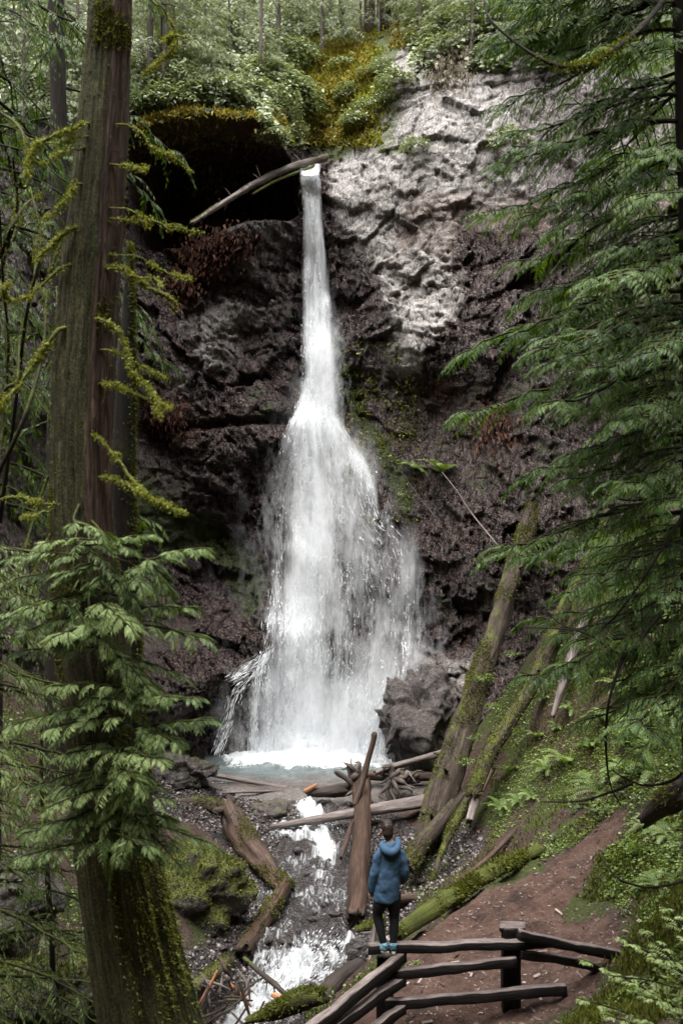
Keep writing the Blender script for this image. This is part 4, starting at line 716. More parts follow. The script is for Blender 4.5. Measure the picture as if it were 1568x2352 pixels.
# ---------------------------------------------------------------- the man standing on the top rail
def cloth(name, c0, c1, rough=.85, sc=30):
    k = N(name); p = k.pos(); a = k.noise(p, sc, 4, .6); b = k.noise(p, 5, 3); col = k.ramp(k.math('ADD', k.math('MULTIPLY', a, .4), k.math('MULTIPLY', b, .6)), (.3, c0), (.7, c1))
    return k.done(k.bsdf(col, rough, .25, k.bump(k.noise(p, 260, 2), .25, .004)))
m_jacket = cloth('blue_jacket_cloth', (.030, .066, .120), (.048, .094, .158)); m_trous = cloth('black_trouser_cloth', (.006, .0065, .008), (.012, .013, .015)); m_hair = cloth('dark_brown_hair', (.012, .008, .006), (.035, .022, .017), .5, 90)
m_skin = cloth('skin', (.36, .20, .145), (.46, .27, .20), .55, 20); m_shoe = cloth('blue_grey_shoe_knit', (.10, .20, .26), (.17, .30, .36)); m_shoed = cloth('dark_teal_heel_knit', (.02, .05, .075), (.035, .08, .11)); m_sole = cloth('white_sole_rubber', (.55, .52, .45), (.72, .68, .6), .6)
FEET = W(892, 2186, 12.98)
FEET[2] += .012
man = empty('person', FEET, 'man in blue hooded jacket and black trousers standing on the fence rail, back turned', 'person')
def T(mb, pts, rad, seg=14, n=None, sx=None):
    v, q, t = tube(np.array(pts) + FEET, rad, seg, n or len(pts) * 5); mb.add(v, q, t)
def E(mb, c, r3, rot=0, n=(20, 14)):
    v, q = blob(*n); v = v * A(*r3)
    if rot: c_, s_ = np.cos(rot), np.sin(rot); v = v @ np.array([[c_, -s_, 0], [s_, c_, 0], [0, 0, 1]]).T
    # close the poles
    mb.add(v + A(*c) + FEET, q)
def remesh(o, vox, smooth=4):
    m = o.modifiers.new('Remesh', 'REMESH'); m.mode = 'VOXEL'; m.voxel_size = vox; m.use_smooth_shade = True
    s = o.modifiers.new('Smooth', 'SMOOTH'); s.iterations = smooth; s.factor = .5
def ell_loft(mb, rings, n=28, seg=40):
    """closed torso: rings (cx, cy, z, rx, ry)"""
    R = np.array(rings); s = np.linspace(0, 1, len(R)); z = np.linspace(0, 1, n); R2 = spline(R, n); th = np.linspace(0, 2 * np.pi, seg, endpoint=False)
    V = np.stack([R2[:, 0:1] + R2[:, 3:4] * np.sign(np.cos(th)) * np.abs(np.cos(th)) ** .85, R2[:, 1:2] + R2[:, 4:5] * np.sin(th), np.repeat(R2[:, 2:3], seg, 1)], -1).reshape(-1, 3) + FEET
    q = grid_q(seg, n, True); a = np.arange(seg); b = (a + 1) % seg; V = np.vstack([V, V[:seg].mean(0), V[-seg:].mean(0)]); t = np.vstack([np.stack([b, a, a * 0 + seg * n], 1), np.stack([a + (n - 1) * seg, b + (n - 1) * seg, a * 0 + seg * n + 1], 1)]); mb.add(V, q, t)
# body: head, neck, trunk, arms with five-fingered hands, legs: one surface
hx, hz = -.012, 1.545
b = MB(); E(b, (hx, .045, hz + .03), (.074, .092, .098)); E(b, (hx - .004, .09, hz - .045), (.055, .055, .07)); E(b, (hx - .008, .139, hz - .005), (.013, .022, .024)); E(b, (hx - .006, .125, hz - .055), (.024, .014, .009))
for s in (-1, 1): E(b, (hx + s * .078, .045, hz - .005), (.011, .02, .032)); E(b, (hx - .006 + s * .031, .122, hz + .02), (.015, .012, .009))
T(b, [(.005, .03, 1.52), (.012, .015, 1.44), (.03, .0, 1.33)], [.052, .056, .075]); ell_loft(b, [(-.02, 0, .68, .125, .085), (-.01, 0, .85, .12, .085), (.02, 0, 1.05, .11, .085), (.035, 0, 1.22, .115, .08), (.035, 0, 1.33, .08, .06)])
def hand(mb, wrist, d, side, palm_n):
    d = nrm(A(*d)); nrm_ = nrm(A(*palm_n)); sd_ = nrm(np.cross(d, nrm_)) * side; w = A(*wrist)
    T(mb, [w - d * .03, w + d * .02, w + d * .05, w + d * .085], [.026, .031, .034, .03], 10)
    for j, (o_, l) in enumerate(((-.030, .066), (-.010, .078), (.010, .074), (.029, .058))):
        p0 = w + d * .075 + sd_ * o_; T(mb, [p0, p0 + d * l * .45 + nrm_ * .004, p0 + d * l * .8 + nrm_ * .018, p0 + d * l * .95 + nrm_ * .032], [.0095, .009, .008, .0065], 8, 9)
    p0 = w + d * .025 - sd_ * .026; T(mb, [p0, p0 + d * .028 - sd_ * .024 + nrm_ * .008, p0 + d * .058 - sd_ * .030 + nrm_ * .018], [.013, .011, .008], 8, 8)
T(b, [(-.11, 0, 1.27), (-.172, -.005, 1.02), (-.222, .03, .80)], [.042, .036, .028]); hand(b, (-.224, .035, .775), (-.02, .12, -1), 1, (1, .2, 0))
T(b, [(.165, 0, 1.27), (.212, -.015, 1.02), (.188, .10, .868), (.15, .17, .83)], [.04, .034, .03, .028]); hand(b, (.14, .175, .825), (-.8, .3, -.4), -1, (0, -1, .2))
T(b, [(-.085, 0, .74), (-.135, .03, .46), (-.062, -.01, .09), (-.058, .0, .05)], [.085, .058, .04, .042]); T(b, [(.05, 0, .74), (.072, .025, .43), (.056, -.01, .09), (.056, .0, .05)], [.085, .058, .04, .042])
T(b, [(-.06, -.02, .045), (-.12, .09, .04), (-.16, .16, .03)], [.035, .035, .025]); T(b, [(.056, -.03, .045), (.056, .09, .04), (.05, .19, .03)], [.035, .035, .025])
body = b.build('body', m_skin, man); remesh(body, .0065, 3)
# jacket
j = MB(); ell_loft(j, [(-.03, 0, .655, .160, .125), (-.026, 0, .70, .168, .132), (-.012, 0, .82, .158, .128), (.008, 0, .98, .146, .122), (.026, 0, 1.12, .145, .122), (.036, 0, 1.24, .148, .112), (.036, 0, 1.315, .125, .095), (.03, 0, 1.365, .09, .08), (.025, .005, 1.40, .08, .075)])
T(j, [(-.085, 0, 1.30), (-.128, -.005, 1.23), (-.168, -.012, 1.05), (-.204, 0, .92), (-.224, .03, .765)], [.062, .068, .062, .056, .046], 18, 40); T(j, [(.155, 0, 1.30), (.186, -.005, 1.22), (.215, -.02, 1.04), (.212, .03, .95), (.185, .11, .87), (.155, .16, .845)], [.06, .066, .06, .058, .052, .046], 18, 40)
jo = j.build('jacket', m_jacket, man); remesh(jo, .011, 3)
wt_ = bpy.data.textures.new('cloth_wrinkles', 'CLOUDS'); wt_.noise_scale = .12; dm = jo.modifiers.new('Wrinkles', 'DISPLACE'); dm.texture = wt_; dm.strength = .016; dm.mid_level = .5
wt2 = bpy.data.textures.new('cloth_folds', 'MARBLE'); wt2.noise_scale = .22; wt2.turbulence = 9; d2_ = jo.modifiers.new('Folds', 'DISPLACE'); d2_.texture = wt2; d2_.strength = .018; d2_.mid_level = .5
h = MB(); T(h, [(-.075, -.015, 1.425), (-.085, -.065, 1.385), (-.04, -.115, 1.345), (.035, -.125, 1.325), (.10, -.095, 1.36), (.125, -.03, 1.42), (.09, .03, 1.45)], [.035, .045, .055, .06, .052, .042, .03], 14, 40); E(h, (.025, -.07, 1.385), (.09, .065, .055)); T(h, [(.09, -.06, 1.44), (.04, -.10, 1.415), (-.02, -.11, 1.37)], [.018, .024, .018], 10, 16)
ho = h.build('hood', m_jacket, man); remesh(ho, .009, 3)
t_ = MB(); T(t_, [(-.075, 0, .76), (-.105, .005, .62), (-.142, .035, .46), (-.105, .01, .28), (-.062, -.012, .085)], [.11, .098, .068, .06, .044], 18, 40); T(t_, [(.055, 0, .76), (.064, .005, .62), (.075, .03, .43), (.07, .005, .27), (.056, -.012, .085)], [.11, .094, .066, .06, .044], 18, 40); E(t_, (-.015, 0, .73), (.165, .115, .10))
to = t_.build('trousers', m_trous, man); remesh(to, .011, 3)
def shoe(hx_, hy_, ang, seed):
    c_, s_ = np.cos(ang), np.sin(ang)
    def L(p): return (hx_ + p[0] * c_ - p[1] * s_, hy_ + p[0] * s_ + p[1] * c_, p[2])
    m = MB(); T(m, [L((0, -.03, .05)), L((0, .04, .058)), L((0, .12, .045)), L((0, .20, .034)), L((0, .235, .03))], [.042, .05, .046, .038, .02], 16, 30); T(m, [L((0, -.005, .05)), L((0, .0, .115))], [.046, .048], 14, 8)
    o = m.build('shoe', m_shoe, man); remesh(o, .007, 2)
    m = MB(); T(m, [L((0, -.045, .05)), L((0, -.02, .075)), L((0, .0, .10))], [.03, .044, .046], 14, 10); ho_ = m.build('heel_cup', m_shoed, o); remesh(ho_, .007, 2)
    n = 28; th = np.linspace(0, 2 * np.pi, n, endpoint=False); sx_ = np.cos(th) * np.interp(np.sin(th), [-1, -.3, .5, 1], [.8, .85, 1.05, .9]) * .049; sy_ = .095 + .155 * np.sin(th)
    V = np.vstack([np.array([L((x, y, z)) for x, y in zip(sx_ * f, sy_)]) for z, f in ((0, .92), (.008, 1.04), (.026, 1.02), (.03, .9))] + [np.array([L((0, .09, 0)), L((0, .09, .03))])]) + FEET; a = np.arange(n); b_ = (a + 1) % n
    m = MB().add(V, grid_q(n, 4, True), np.vstack([np.stack([b_, a, a * 0 + 4 * n], 1), np.stack([a + 3 * n, b_ + 3 * n, a * 0 + 4 * n + 1], 1)])); m.build('sole', m_sole, o)
shoe(-.045, -.05, .95, 1); shoe(.06, -.055, .1, 2)
hr = MB(); E(hr, (hx, .03, hz + .048), (.083, .098, .095)); E(hr, (hx, .0, hz + .0), (.074, .075, .085)); E(hr, (hx - .005, .055, hz + .10), (.07, .09, .052)); E(hr, (hx + .002, -.01, hz - .05), (.05, .05, .05))
hro = hr.build('hair', m_hair, man); remesh(hro, .008, 2); hd = hro.modifiers.new('Locks', 'DISPLACE'); ht_ = bpy.data.textures.new('locks', 'CLOUDS'); ht_.noise_scale = .025; hd.texture = ht_; hd.strength = .02
# ---------------------------------------------------------------- leaves
m_cedar = leaf_mat('cedar_fronds', (.006, .014, .003), (.056, .105, .020), (.25, .325, .125), rough=.55, spec=.35, trans=.28)
m_hem = leaf_mat('dark_cedar_fronds', (.003, .010, .001), (.024, .070, .006), (.125, .20, .05), rough=.5, spec=.4, trans=.38)
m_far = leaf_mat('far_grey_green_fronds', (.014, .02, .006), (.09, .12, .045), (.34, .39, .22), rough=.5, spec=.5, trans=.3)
m_salal = leaf_mat('glossy_shrub_leaves', (.022, .034, .012), (.16, .195, .08), (.33, .385, .20), rough=.4, spec=.6, trans=.2)
m_fern = leaf_mat('fern_fronds', (.016, .030, .007), (.08, .13, .025), (.24, .31, .11), rough=.45, spec=.5, trans=.35)
m_herb = leaf_mat('fresh_herb_leaves', (.014, .025, .004), (.07, .11, .018), (.20, .27, .075), rough=.4, spec=.5, trans=.35)
m_rusty = leaf_mat('rusty_hanging_fern', (.018, .008, .006), (.06, .026, .018), (.12, .06, .042), rough=.8, spec=.2, trans=.2)
m_dry = leaf_mat('dry_hanging_grass', (.05, .04, .025), (.15, .125, .08), (.27, .24, .17), rough=.8, spec=.2, trans=.2)
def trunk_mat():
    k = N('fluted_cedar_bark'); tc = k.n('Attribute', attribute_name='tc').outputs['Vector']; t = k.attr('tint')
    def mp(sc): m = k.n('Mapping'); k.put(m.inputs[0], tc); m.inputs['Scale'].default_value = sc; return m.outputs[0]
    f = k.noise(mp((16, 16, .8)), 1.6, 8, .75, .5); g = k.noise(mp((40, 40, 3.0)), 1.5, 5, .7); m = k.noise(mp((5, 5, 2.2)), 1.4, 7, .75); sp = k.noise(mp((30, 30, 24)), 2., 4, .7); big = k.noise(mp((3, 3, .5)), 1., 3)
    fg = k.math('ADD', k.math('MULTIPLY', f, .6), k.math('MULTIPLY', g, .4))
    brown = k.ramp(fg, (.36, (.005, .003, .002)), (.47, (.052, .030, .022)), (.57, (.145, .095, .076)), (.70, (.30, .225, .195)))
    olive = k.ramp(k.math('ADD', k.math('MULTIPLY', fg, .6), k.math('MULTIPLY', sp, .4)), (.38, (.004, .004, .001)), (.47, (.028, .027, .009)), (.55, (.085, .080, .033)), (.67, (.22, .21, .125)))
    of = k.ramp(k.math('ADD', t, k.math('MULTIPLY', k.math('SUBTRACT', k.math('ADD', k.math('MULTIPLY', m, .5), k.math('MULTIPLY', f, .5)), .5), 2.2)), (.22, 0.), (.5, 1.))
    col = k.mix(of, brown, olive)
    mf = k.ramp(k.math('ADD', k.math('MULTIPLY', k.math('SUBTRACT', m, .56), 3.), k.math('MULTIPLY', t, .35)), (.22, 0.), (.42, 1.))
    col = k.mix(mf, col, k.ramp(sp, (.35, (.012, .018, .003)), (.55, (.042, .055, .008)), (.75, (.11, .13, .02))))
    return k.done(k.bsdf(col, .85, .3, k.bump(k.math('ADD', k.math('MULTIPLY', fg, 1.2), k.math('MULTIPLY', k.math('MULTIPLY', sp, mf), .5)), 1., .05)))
m_trunk = trunk_mat()
m_trunkd = bark_mat('dark_mossy_bark', (.006, .005, .004), (.020, .015, .010), (.05, .038, .028), moss=(.055, .065, .012), amount=.5, stretch=10)
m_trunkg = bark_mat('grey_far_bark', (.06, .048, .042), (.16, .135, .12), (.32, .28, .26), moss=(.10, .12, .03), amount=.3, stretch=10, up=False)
m_mossb = bark_mat('moss_sleeved_branch', (.02, .016, .008), (.06, .06, .016), (.11, .12, .03), moss=(.12, .135, .027), amount=.95, stretch=3)

def frond(seed, lod=0, nb=13, droop=.3, wide=.34, ang=55):
    """flat feathery spray, axis along +x, length 1: axis strip and alternate lobed branchlets"""
    r = np.random.default_rng(seed); V = []; Tt = []; tint = []
    def tri(a, b, c, t):
        n = len(V); V.extend([a, b, c]); Tt.append((n, n + 1, n + 2)); tint.extend([t] * 3)
    bend = r.normal(0, .12)
    ax = lambda x: A(x, bend * x * x, -droop * x * x)
    for i in range(5):
        a, b = ax(i / 5), ax((i + 1) / 5); w = A(0, .008 * (1.2 - i / 5), 0); tri(a - w, a + w, b, .15)
    for i in range(nb):
        for s in (-1, 1):
            x = (i + .5 + .25 * s) / nb * .97 + .02; l = wide * ((x / .3) ** .6 if x < .3 else max(.08, (1 - (x - .3) / .78)) ** .8) * r.uniform(.75, 1.15); an = math.radians(ang - 22 * x + r.normal(0, 5))
            d = A(math.cos(an), s * math.sin(an), -droop * 2 * x * math.cos(an) - .28 * r.uniform(.4, 1.5)); d = d / np.linalg.norm(d); p = ax(x); sd = nrm(np.cross(A(0, 0, 1), d)); tn = r.uniform(.25, .75)
            w = .042; e = p + d * l + A(0, 0, -.12 * l)
            m = p + d * l * .45; tri(p, m + sd * w, m - sd * w, tn); tri(m - sd * w, m + sd * w, e, tn + .18)
            k = (4 if lod == 0 else 2 if lod == 1 else 0)
            for jj in range(k):
                f = (jj + .6) / k * .85; q = p + d * l * f + A(0, 0, -.12 * l * f * f); ll = l * (.42 if lod == 0 else .5) * (1 - .6 * f) + .01
                for s2 in (-1, 1):
                    dd = nrm(d * .75 + sd * s2 * .75 + A(0, 0, -.12)); ww = sd * .0 + d * (.012 + .016 * (lod > 0)); tri(q - ww, q + ww, q + dd * ll * 1.15, tn + .25 * r.uniform(0, 1))
    return np.array(V), np.array(Tt), np.array(tint)
FR0 = [frond(s, 2, 7, .3, .34, 42) for s in range(6)]; FR1 = [frond(s + 10, 2, 6, .32, .36, 42) for s in range(5)]; FR2 = [frond(s + 20, 2, 6, .35, .38) for s in range(4)]
def put_fronds(mb, protos, D, Nn, S, L, r, tint_j=.3, base=0.):
    D, Nn, S, L = np.asarray(D), np.asarray(Nn), np.asarray(S), np.asarray(L)
    if not len(D): return
    which = r.integers(0, len(protos), len(D))
    for k, (pv, pf, pt) in enumerate(protos):
        i = np.where(which == k)[0]
        if not len(i): continue
        M = basis(D[i], Nn[i], S[i]); mb.add(inst(pv, M, L[i]), None, inst_f(pf, len(i), len(pv)), np.clip(np.tile(pt, len(i)) + np.repeat(r.uniform(-tint_j, tint_j, len(i)), len(pv)) + base, 0, 1.3))
def limb_fronds(P, r, twigs=7, per=9, tl=.7, fl=.2, start=.2, droop=.3):
    """flat spray of twigs round a limb, each twig a comb of small fronds; returns frond directions, normals, sizes, places and twig lines"""
    n = len(P); t = nrm(np.gradient(P, axis=0)); D = []; Nn = []; S = []; L = []; TW = []
    for k in range(twigs + 1):
        f = start + (1 - start) * (k + .3 * r.uniform(-1, 1)) / twigs; f = min(max(f, start), .999); i = int(f * (n - 1)); s = 1 if k % 2 else -1
        d = t[i]; side = nrm(np.cross(d, A(0, 0, 1))) * s; ln = tl * (1.15 - .6 * f) * r.uniform(.7, 1.2); tilt = r.normal(0, .25)
        d2 = nrm(d * .75 + side * .8 + A(0, 0, -droop * r.uniform(0, .9))) if k < twigs else nrm(d + A(0, 0, -droop * .5))
        a = P[i]; b = a + d2 * ln * .55 + A(0, 0, .04 * ln); c = a + d2 * ln + A(0, 0, -droop * ln * .55); tw = spline([a, b, c], 10); TW.append(tw); tt = nrm(np.gradient(tw, axis=0))
        for m in range(per + 1):
            g = .08 + .92 * (m + .3 * r.uniform(-1, 1)) / per; g = min(g, 1.); ii = min(int(g * 9), 9); s2 = 1 if m % 2 else -1; sd = nrm(np.cross(tt[ii], A(0, 0, 1))) * s2
            sz = fl * r.uniform(.75, 1.15) * min(1., .55 + 1.6 * g) * (1.15 - .55 * g)
            dd = nrm(tt[ii] * .75 + sd * .8 + A(0, 0, -droop * r.uniform(.35, 1.0) + tilt * s2)) if m < per else nrm(tt[ii] + A(0, 0, -droop)); nn = nrm(A(0, 0, 1) + r.normal(0, .16, 3) - d * .1 + side * tilt)
            D.append(dd); Nn.append(nn); S.append(sz); L.append(tw[ii])
    return D, Nn, S, L, TW
def branch_part(parent, P, r0, mat, protos, lmat, r, moss=0, name='branch', seg=7, **kw):
    """one limb with its foliage as a sub-part"""
    base = kw.pop('base', 0.); bare = kw.pop('bare', False); n = len(P); v, q, t = tube(P, np.linspace(r0, max(.006, r0 * .2), n), seg, n, .15, 6, int(r.integers(0, 999)))
    mb = MB().add(v, q, t, .35)
    if not bare:
        D, Nn, S, L, TW = limb_fronds(P, r, **kw)
        for tw in TW: v2, q2, t2 = tube(tw, [r0 * .25 + .003, .003], 4, 8); mb.add(v2, q2, t2, .3)
    o = mb.build(name, mat, parent)
    if not bare:
        fm = MB(); put_fronds(fm, protos, D, Nn, S, L, r, base=base); fm.build('foliage', lmat, o)
    if moss:
        Nn2 = vnormals(v[:n * seg], q); tv, tf, tn = tufts(v[:n * seg], Nn2, moss, .035, r, None, .55, .5); tag(MB().add(tv, None, tf, tn).build('moss', m_mosst, o), kind='stuff')
    return o
def limb_path(a, d, L, r, rise=.1, sag=.35, tip=.15, n=16):
    s = np.linspace(0, 1, n)[:, None]; d = nrm(d); w = nrm(np.cross(d, A(0, 0, 1)))
    return a + d * L * s + A(0, 0, 1) * L * (rise * s - sag * s ** 2 + tip * s ** 4) + w * (r.normal(0, .09) * L * s ** 2) + r.normal(0, .012, (n, 3)) * L * s
# ---------------------------------------------------------------- the big mossy trunk, left
big_c = [(262, -160), (255, 0), (245, 200), (228, 400), (212, 600), (196, 800), (189, 1000), (190, 1200), (207, 1400), (228, 1600), (258, 1850), (295, 2100), (350, 2352), (400, 2560), (455, 2900)]
big_w = [98, 106, 116, 126, 138, 147, 152, 152, 168, 178, 188, 208, 246, 300, 370]
TY = 9.0
tp = [W(x, y, TY) for x, y in big_c]; tw_ = [w / 2 / F * TY for w in np.array(big_w) * np.interp(np.arange(15), [0, 9, 14], [.92, .90, .80])]
tree = empty('cedar_tree', tp[-1], 'massive mossy cedar trunk with bare moss-draped side branches, standing in front at the left', 'tree')
def flute(s, th):
    s, th = np.broadcast_arrays(s, th); p = P3(np.cos(th + .5 * s) * 3.2, np.sin(th + .5 * s) * 3.2, s * 7)
    return .97 + (.05 + .10 * s) * np.abs(np.sin(th * 3.5 + 1.5 * s)) + .11 * ridged(p * 1.25, 4, 7) - .03 + .03 * fbm(p * A(1, 1, 3), 3, 9)
v, q, t = tube(tp, tw_, 150, 420, .05, 7, 3, flute, stretch=16)
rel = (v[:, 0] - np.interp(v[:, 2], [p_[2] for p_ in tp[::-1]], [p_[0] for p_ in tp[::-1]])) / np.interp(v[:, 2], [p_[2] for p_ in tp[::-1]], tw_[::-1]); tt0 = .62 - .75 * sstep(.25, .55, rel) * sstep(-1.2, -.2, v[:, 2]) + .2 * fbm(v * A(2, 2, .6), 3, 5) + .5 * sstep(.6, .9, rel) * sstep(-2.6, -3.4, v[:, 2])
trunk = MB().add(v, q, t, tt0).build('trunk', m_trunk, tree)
r = np.random.default_rng(77); Nn = vnormals(v[:150 * 420], q); V0 = v[:150 * 420]; wgt = np.clip(fbm(V0 * A(2.6, 2.6, 1.6), 4, 15) * 2.6 - .7, 0, 1) * (Nn[:, 1] < .35) * np.clip(1.15 - Nn[:, 0] * .7, .2, 1) * (V0[:, 2] > -2) + .8 * (Nn[:, 0] > .55) * (V0[:, 2] < -3.0) * np.clip(.3 + fbm(V0 * 3, 3, 6), 0, 1) + .01
tv, tf, tn = tufts(V0, Nn, 16000, .024, r, wgt * np.ones(len(V0)), .4); tag(MB().add(tv, None, tf, tn).build('moss', m_mosst, trunk), kind='stuff')
we = (Nn[:, 0] > .45) * (Nn[:, 1] < .3) * sstep(-2.6, -3.3, V0[:, 2]) * np.clip(.5 + fbm(V0 * 2.5, 3, 6), .05, 1) + 1e-6; tv, tf, tn = tufts(V0, Nn, 7000, .028, r, we, .4); tag(MB().add(tv, None, tf, tn).build('moss', m_mossy, trunk), kind='stuff')
def cx_at(y): return np.interp(y, [p_[1] for p_ in big_c], [p_[0] for p_ in big_c])
MOSSY = [([(305, 290), (350, 340), (395, 360), (433, 388)], .018, 260), ([(290, 380), (320, 387), (337, 388)], .014, 120), ([(292, 480), (340, 502), (390, 520), (460, 532)], .011, 130), ([(292, 503), (320, 508), (342, 517)], .012, 90),
 ([(312, 588), (360, 613), (390, 628), (437, 640)], .013, 160), ([(276, 613), (300, 633), (360, 643), (372, 660)], .011, 90), ([(282, 620), (330, 655), (365, 673), (400, 690), (401, 712)], .026, 450), ([(232, 733), (270, 758), (290, 803), (305, 858), (340, 888), (360, 933), (363, 955)], .026, 700), ([(258, 883), (300, 900), (345, 918), (388, 934)], .022, 420), ([(262, 806), (310, 833), (350, 853), (382, 868)], .013, 180),
 ([(222, 1003), (260, 1043), (290, 1080), (325, 1128), (370, 1158), (420, 1178)], .027, 900), ([(250, 1098), (290, 1115), (330, 1135)], .02, 320), ([(305, -40), (345, 0), (375, 20), (395, 55), (405, 100), (375, 135), (338, 165)], .017, 380), ([(380, 96), (400, 83), (436, 86)], .024, 200),
 ([(192, 285), (145, 305), (90, 330), (66, 375), (64, 430)], .025, 600), ([(187, 315), (135, 330), (90, 325), (45, 305)], .013, 200), ([(172, 343), (130, 357), (98, 372)], .014, 150), ([(176, 425), (155, 455), (105, 502)], .017, 220), ([(160, 528), (120, 565), (80, 600)], .022, 320), ([(147, 612), (90, 663), (55, 688), (20, 688), (9, 668), (22, 648)], .017, 330), ([(134, 758), (90, 823), (55, 873), (20, 913), (-10, 948)], .03, 800), ([(113, 1158), (75, 1153), (50, 1143), (-10, 1143)], .024, 420), ([(113, 1172), (80, 1185), (50, 1190)], .018, 180)]
for i, (pts, r0, nm) in enumerate(MOSSY):
    c0 = cx_at(pts[0][1]); P = [W(c0, pts[0][1] - 3, TY - .05)] if i != 13 else []; m = len(pts); dy = -.25 if i % 3 else .1
    P += [W(x, y, TY - .28 + dy * (j / (m - 1)) ** 1.3) for j, (x, y) in enumerate(pts)]; P = spline(np.array(P), 26); P[6:] += r.normal(0, .006, (20, 3))
    v, q, t = tube(P, np.interp(np.linspace(0, 1, 26), [0, .3, .7, 1], [r0 * .6, r0 * .55, r0 * .65, r0 * .2]) * (1 + .35 * fbm(np.linspace(0, 5, 26)[:, None] * A(1, 0, 0) + i, 2, i)), 9, 26, .3, 9, i); o = MB().add(v, q, t, .5).build('branch', m_mossb, tree)
    Nn = vnormals(v[:9 * 26], q); wgt = np.repeat(np.clip(.35 + fbm(P * 5 + i, 2, i) * 2.2 + np.linspace(-.2, .5, 26), .03, 1), 9) * (.4 + .6 * (Nn[:, 2] > -.5)); tv, tf, tn = tufts(v[:9 * 26], Nn, int(nm * 3), .022, r, wgt, .75, .6); tag(MB().add(tv, None, tf, tn).build('moss', m_mossy, o), kind='stuff')
# fresh fronds on the same trunk: (base, tip, how much)
SPR = [((170, 1196), (248, 1232)), ((235, 1250), (345, 1228)), ((240, 1236), (95, 1248)), ((330, 1285), (468, 1258)), ((335, 1288), (385, 1352)), ((230, 1286), (138, 1322)), ((245, 1316), (203, 1352)), ((245, 1316), (312, 1378)), ((310, 1300), (326, 1350)), ((300, 1396), (432, 1396)), ((300, 1430), (476, 1468)), ((165, 1420), (225, 1424)), ((220, 1452), (150, 1482)), ((215, 1455), (258, 1492)), ((265, 1501), (418, 1552)), ((270, 1500), (340, 1580)), ((315, 1571), (208, 1596)), ((310, 1571), (352, 1602)), ((320, 1670), (482, 1654)), ((330, 1676), (402, 1704)), ((255, 1696), (173, 1728)), ((260, 1560), (210, 1640)), ((230, 1380), (300, 1440)),
 ((250, 1720), (365, 1745)), ((250, 1735), (320, 1800)), ((300, 1880), (478, 1935)), ((330, 1925), (275, 1968)), ((290, 1800), (230, 1870)), ((280, 1770), (370, 1840)), ((240, 1640), (140, 1690)), ((250, 1760), (180, 1850)), ((270, 1830), (330, 1900)), ((330, 1900), (410, 1985)), ((230, 1850), (250, 2000)), ((210, 1300), (80, 1330)), ((200, 1360), (60, 1398))]
r = np.random.default_rng(79)
for _ in range(30):
    y_ = r.uniform(1230, 1930); sd_ = r.choice([-1, 1]); xb = cx_at(y_) + r.uniform(-60, 75); SPR.append(((xb, y_), (xb + sd_ * r.uniform(60, 140) - (60 if sd_ < 0 else 0), y_ + r.uniform(0, 60))))
for i, (a, b) in enumerate(SPR):
    if i == 0: r = np.random.default_rng(78)
    c0 = cx_at(a[1]); far_ = abs(a[0] - c0) > 60; s = W(c0 + (a[0] - c0) * .35, a[1] + r.uniform(-60, -10), TY - .24); m = W(a[0], a[1], TY - .55 - .3 * r.uniform(0, 1)); e = W(b[0], b[1], TY - .6 - .6 * r.uniform(0, 1)); P = spline([s, m, (m + e) / 2 + A(0, 0, .015), e], 14)
    ln = np.linalg.norm(e - m); branch_part(tree, P, .011, m_trunkd, FR0, m_cedar, r, twigs=9, per=19, tl=.29 * (.5 + ln), fl=.082 + .02 * r.uniform(0, 1), start=.34, droop=.17 + .14 * r.uniform(0, 1), base=r.uniform(-.25, .22), seg=6)
# second dark trunk just behind
sn = [(296, 560), (293, 700), (287, 900), (283, 1100), (290, 1300), (300, 1500), (318, 1800), (330, 2100), (345, 2400), (352, 2800)]; P = [W(x, y, 9.75) for x, y in sn]
snag = empty('dead_tree', P[-1], 'thin dark dead trunk with a mossy edge standing right behind the massive trunk', 'tree')
v, q, t = tube(P, [.02, .055, .10, .115, .12, .125,   .13, .14, .16, .18], 26, 150, .25, 3, 8, stretch=6); tk = MB().add(v, q, t, .35).build('trunk', m_trunkd, snag); Nn = vnormals(v[:26 * 150], q)
tv, tf, tn = tufts(v[:26 * 150], Nn, 5200, .03, r, np.clip(Nn[:, 0], .02, 1) ** 2, .5, .5); tag(MB().add(tv, None, tf, tn).build('moss', m_mosst, tk), kind='stuff')
# ---------------------------------------------------------------- whole trees with limbs
def trunk_tree(name, label, base, top, r0, r1, limbs, mat, lmat, protos, seed, cat='tree', moss=0, base_t=0., **kw):
    r = np.random.default_rng(seed); base = A(*base); top = A(*top); base[2] = min(base[2], float(h_ground(base[0], base[1])) - .2); o = empty(name, base, label, cat); lean = r.normal(0, .02, 3)
    P = np.array([base + (top - base) * s + A(1, .5, 0) * .12 * math.sin(s * 5 + seed) * s for s in np.linspace(0, 1, 9)]); v, q, t = tube(P, np.linspace(r0, r1, 9), 22, 90, .15, 2.5, seed, stretch=7); MB().add(v, q, t, .3).build('trunk', mat, o)
    ps = spline(P, 100)
    for (z, az, L) in limbs:
        i = int(np.clip((z - base[2]) / (top[2] - base[2]), 0, 1) * 99); d = A(math.sin(az), math.cos(az), 0); pth = limb_path(ps[i], d, L, r, rise=kw.get('rise', .05), sag=kw.get('sag', .45), tip=kw.get('tip', .2))
        branch_part(o, pth, .010 + .009 * L, mat, protos, lmat, r, moss=moss if r.uniform() < .5 else 0, twigs=int(kw.get('tw', 3.2) * L + 2), per=kw.get('per', 9), tl=kw.get('tl', .75), fl=kw.get('fl', .2), start=kw.get('start', .2), droop=kw.get('droop', .35), base=base_t + r.uniform(-.15, .2))
    return o
r = np.random.default_rng(301); lim = []
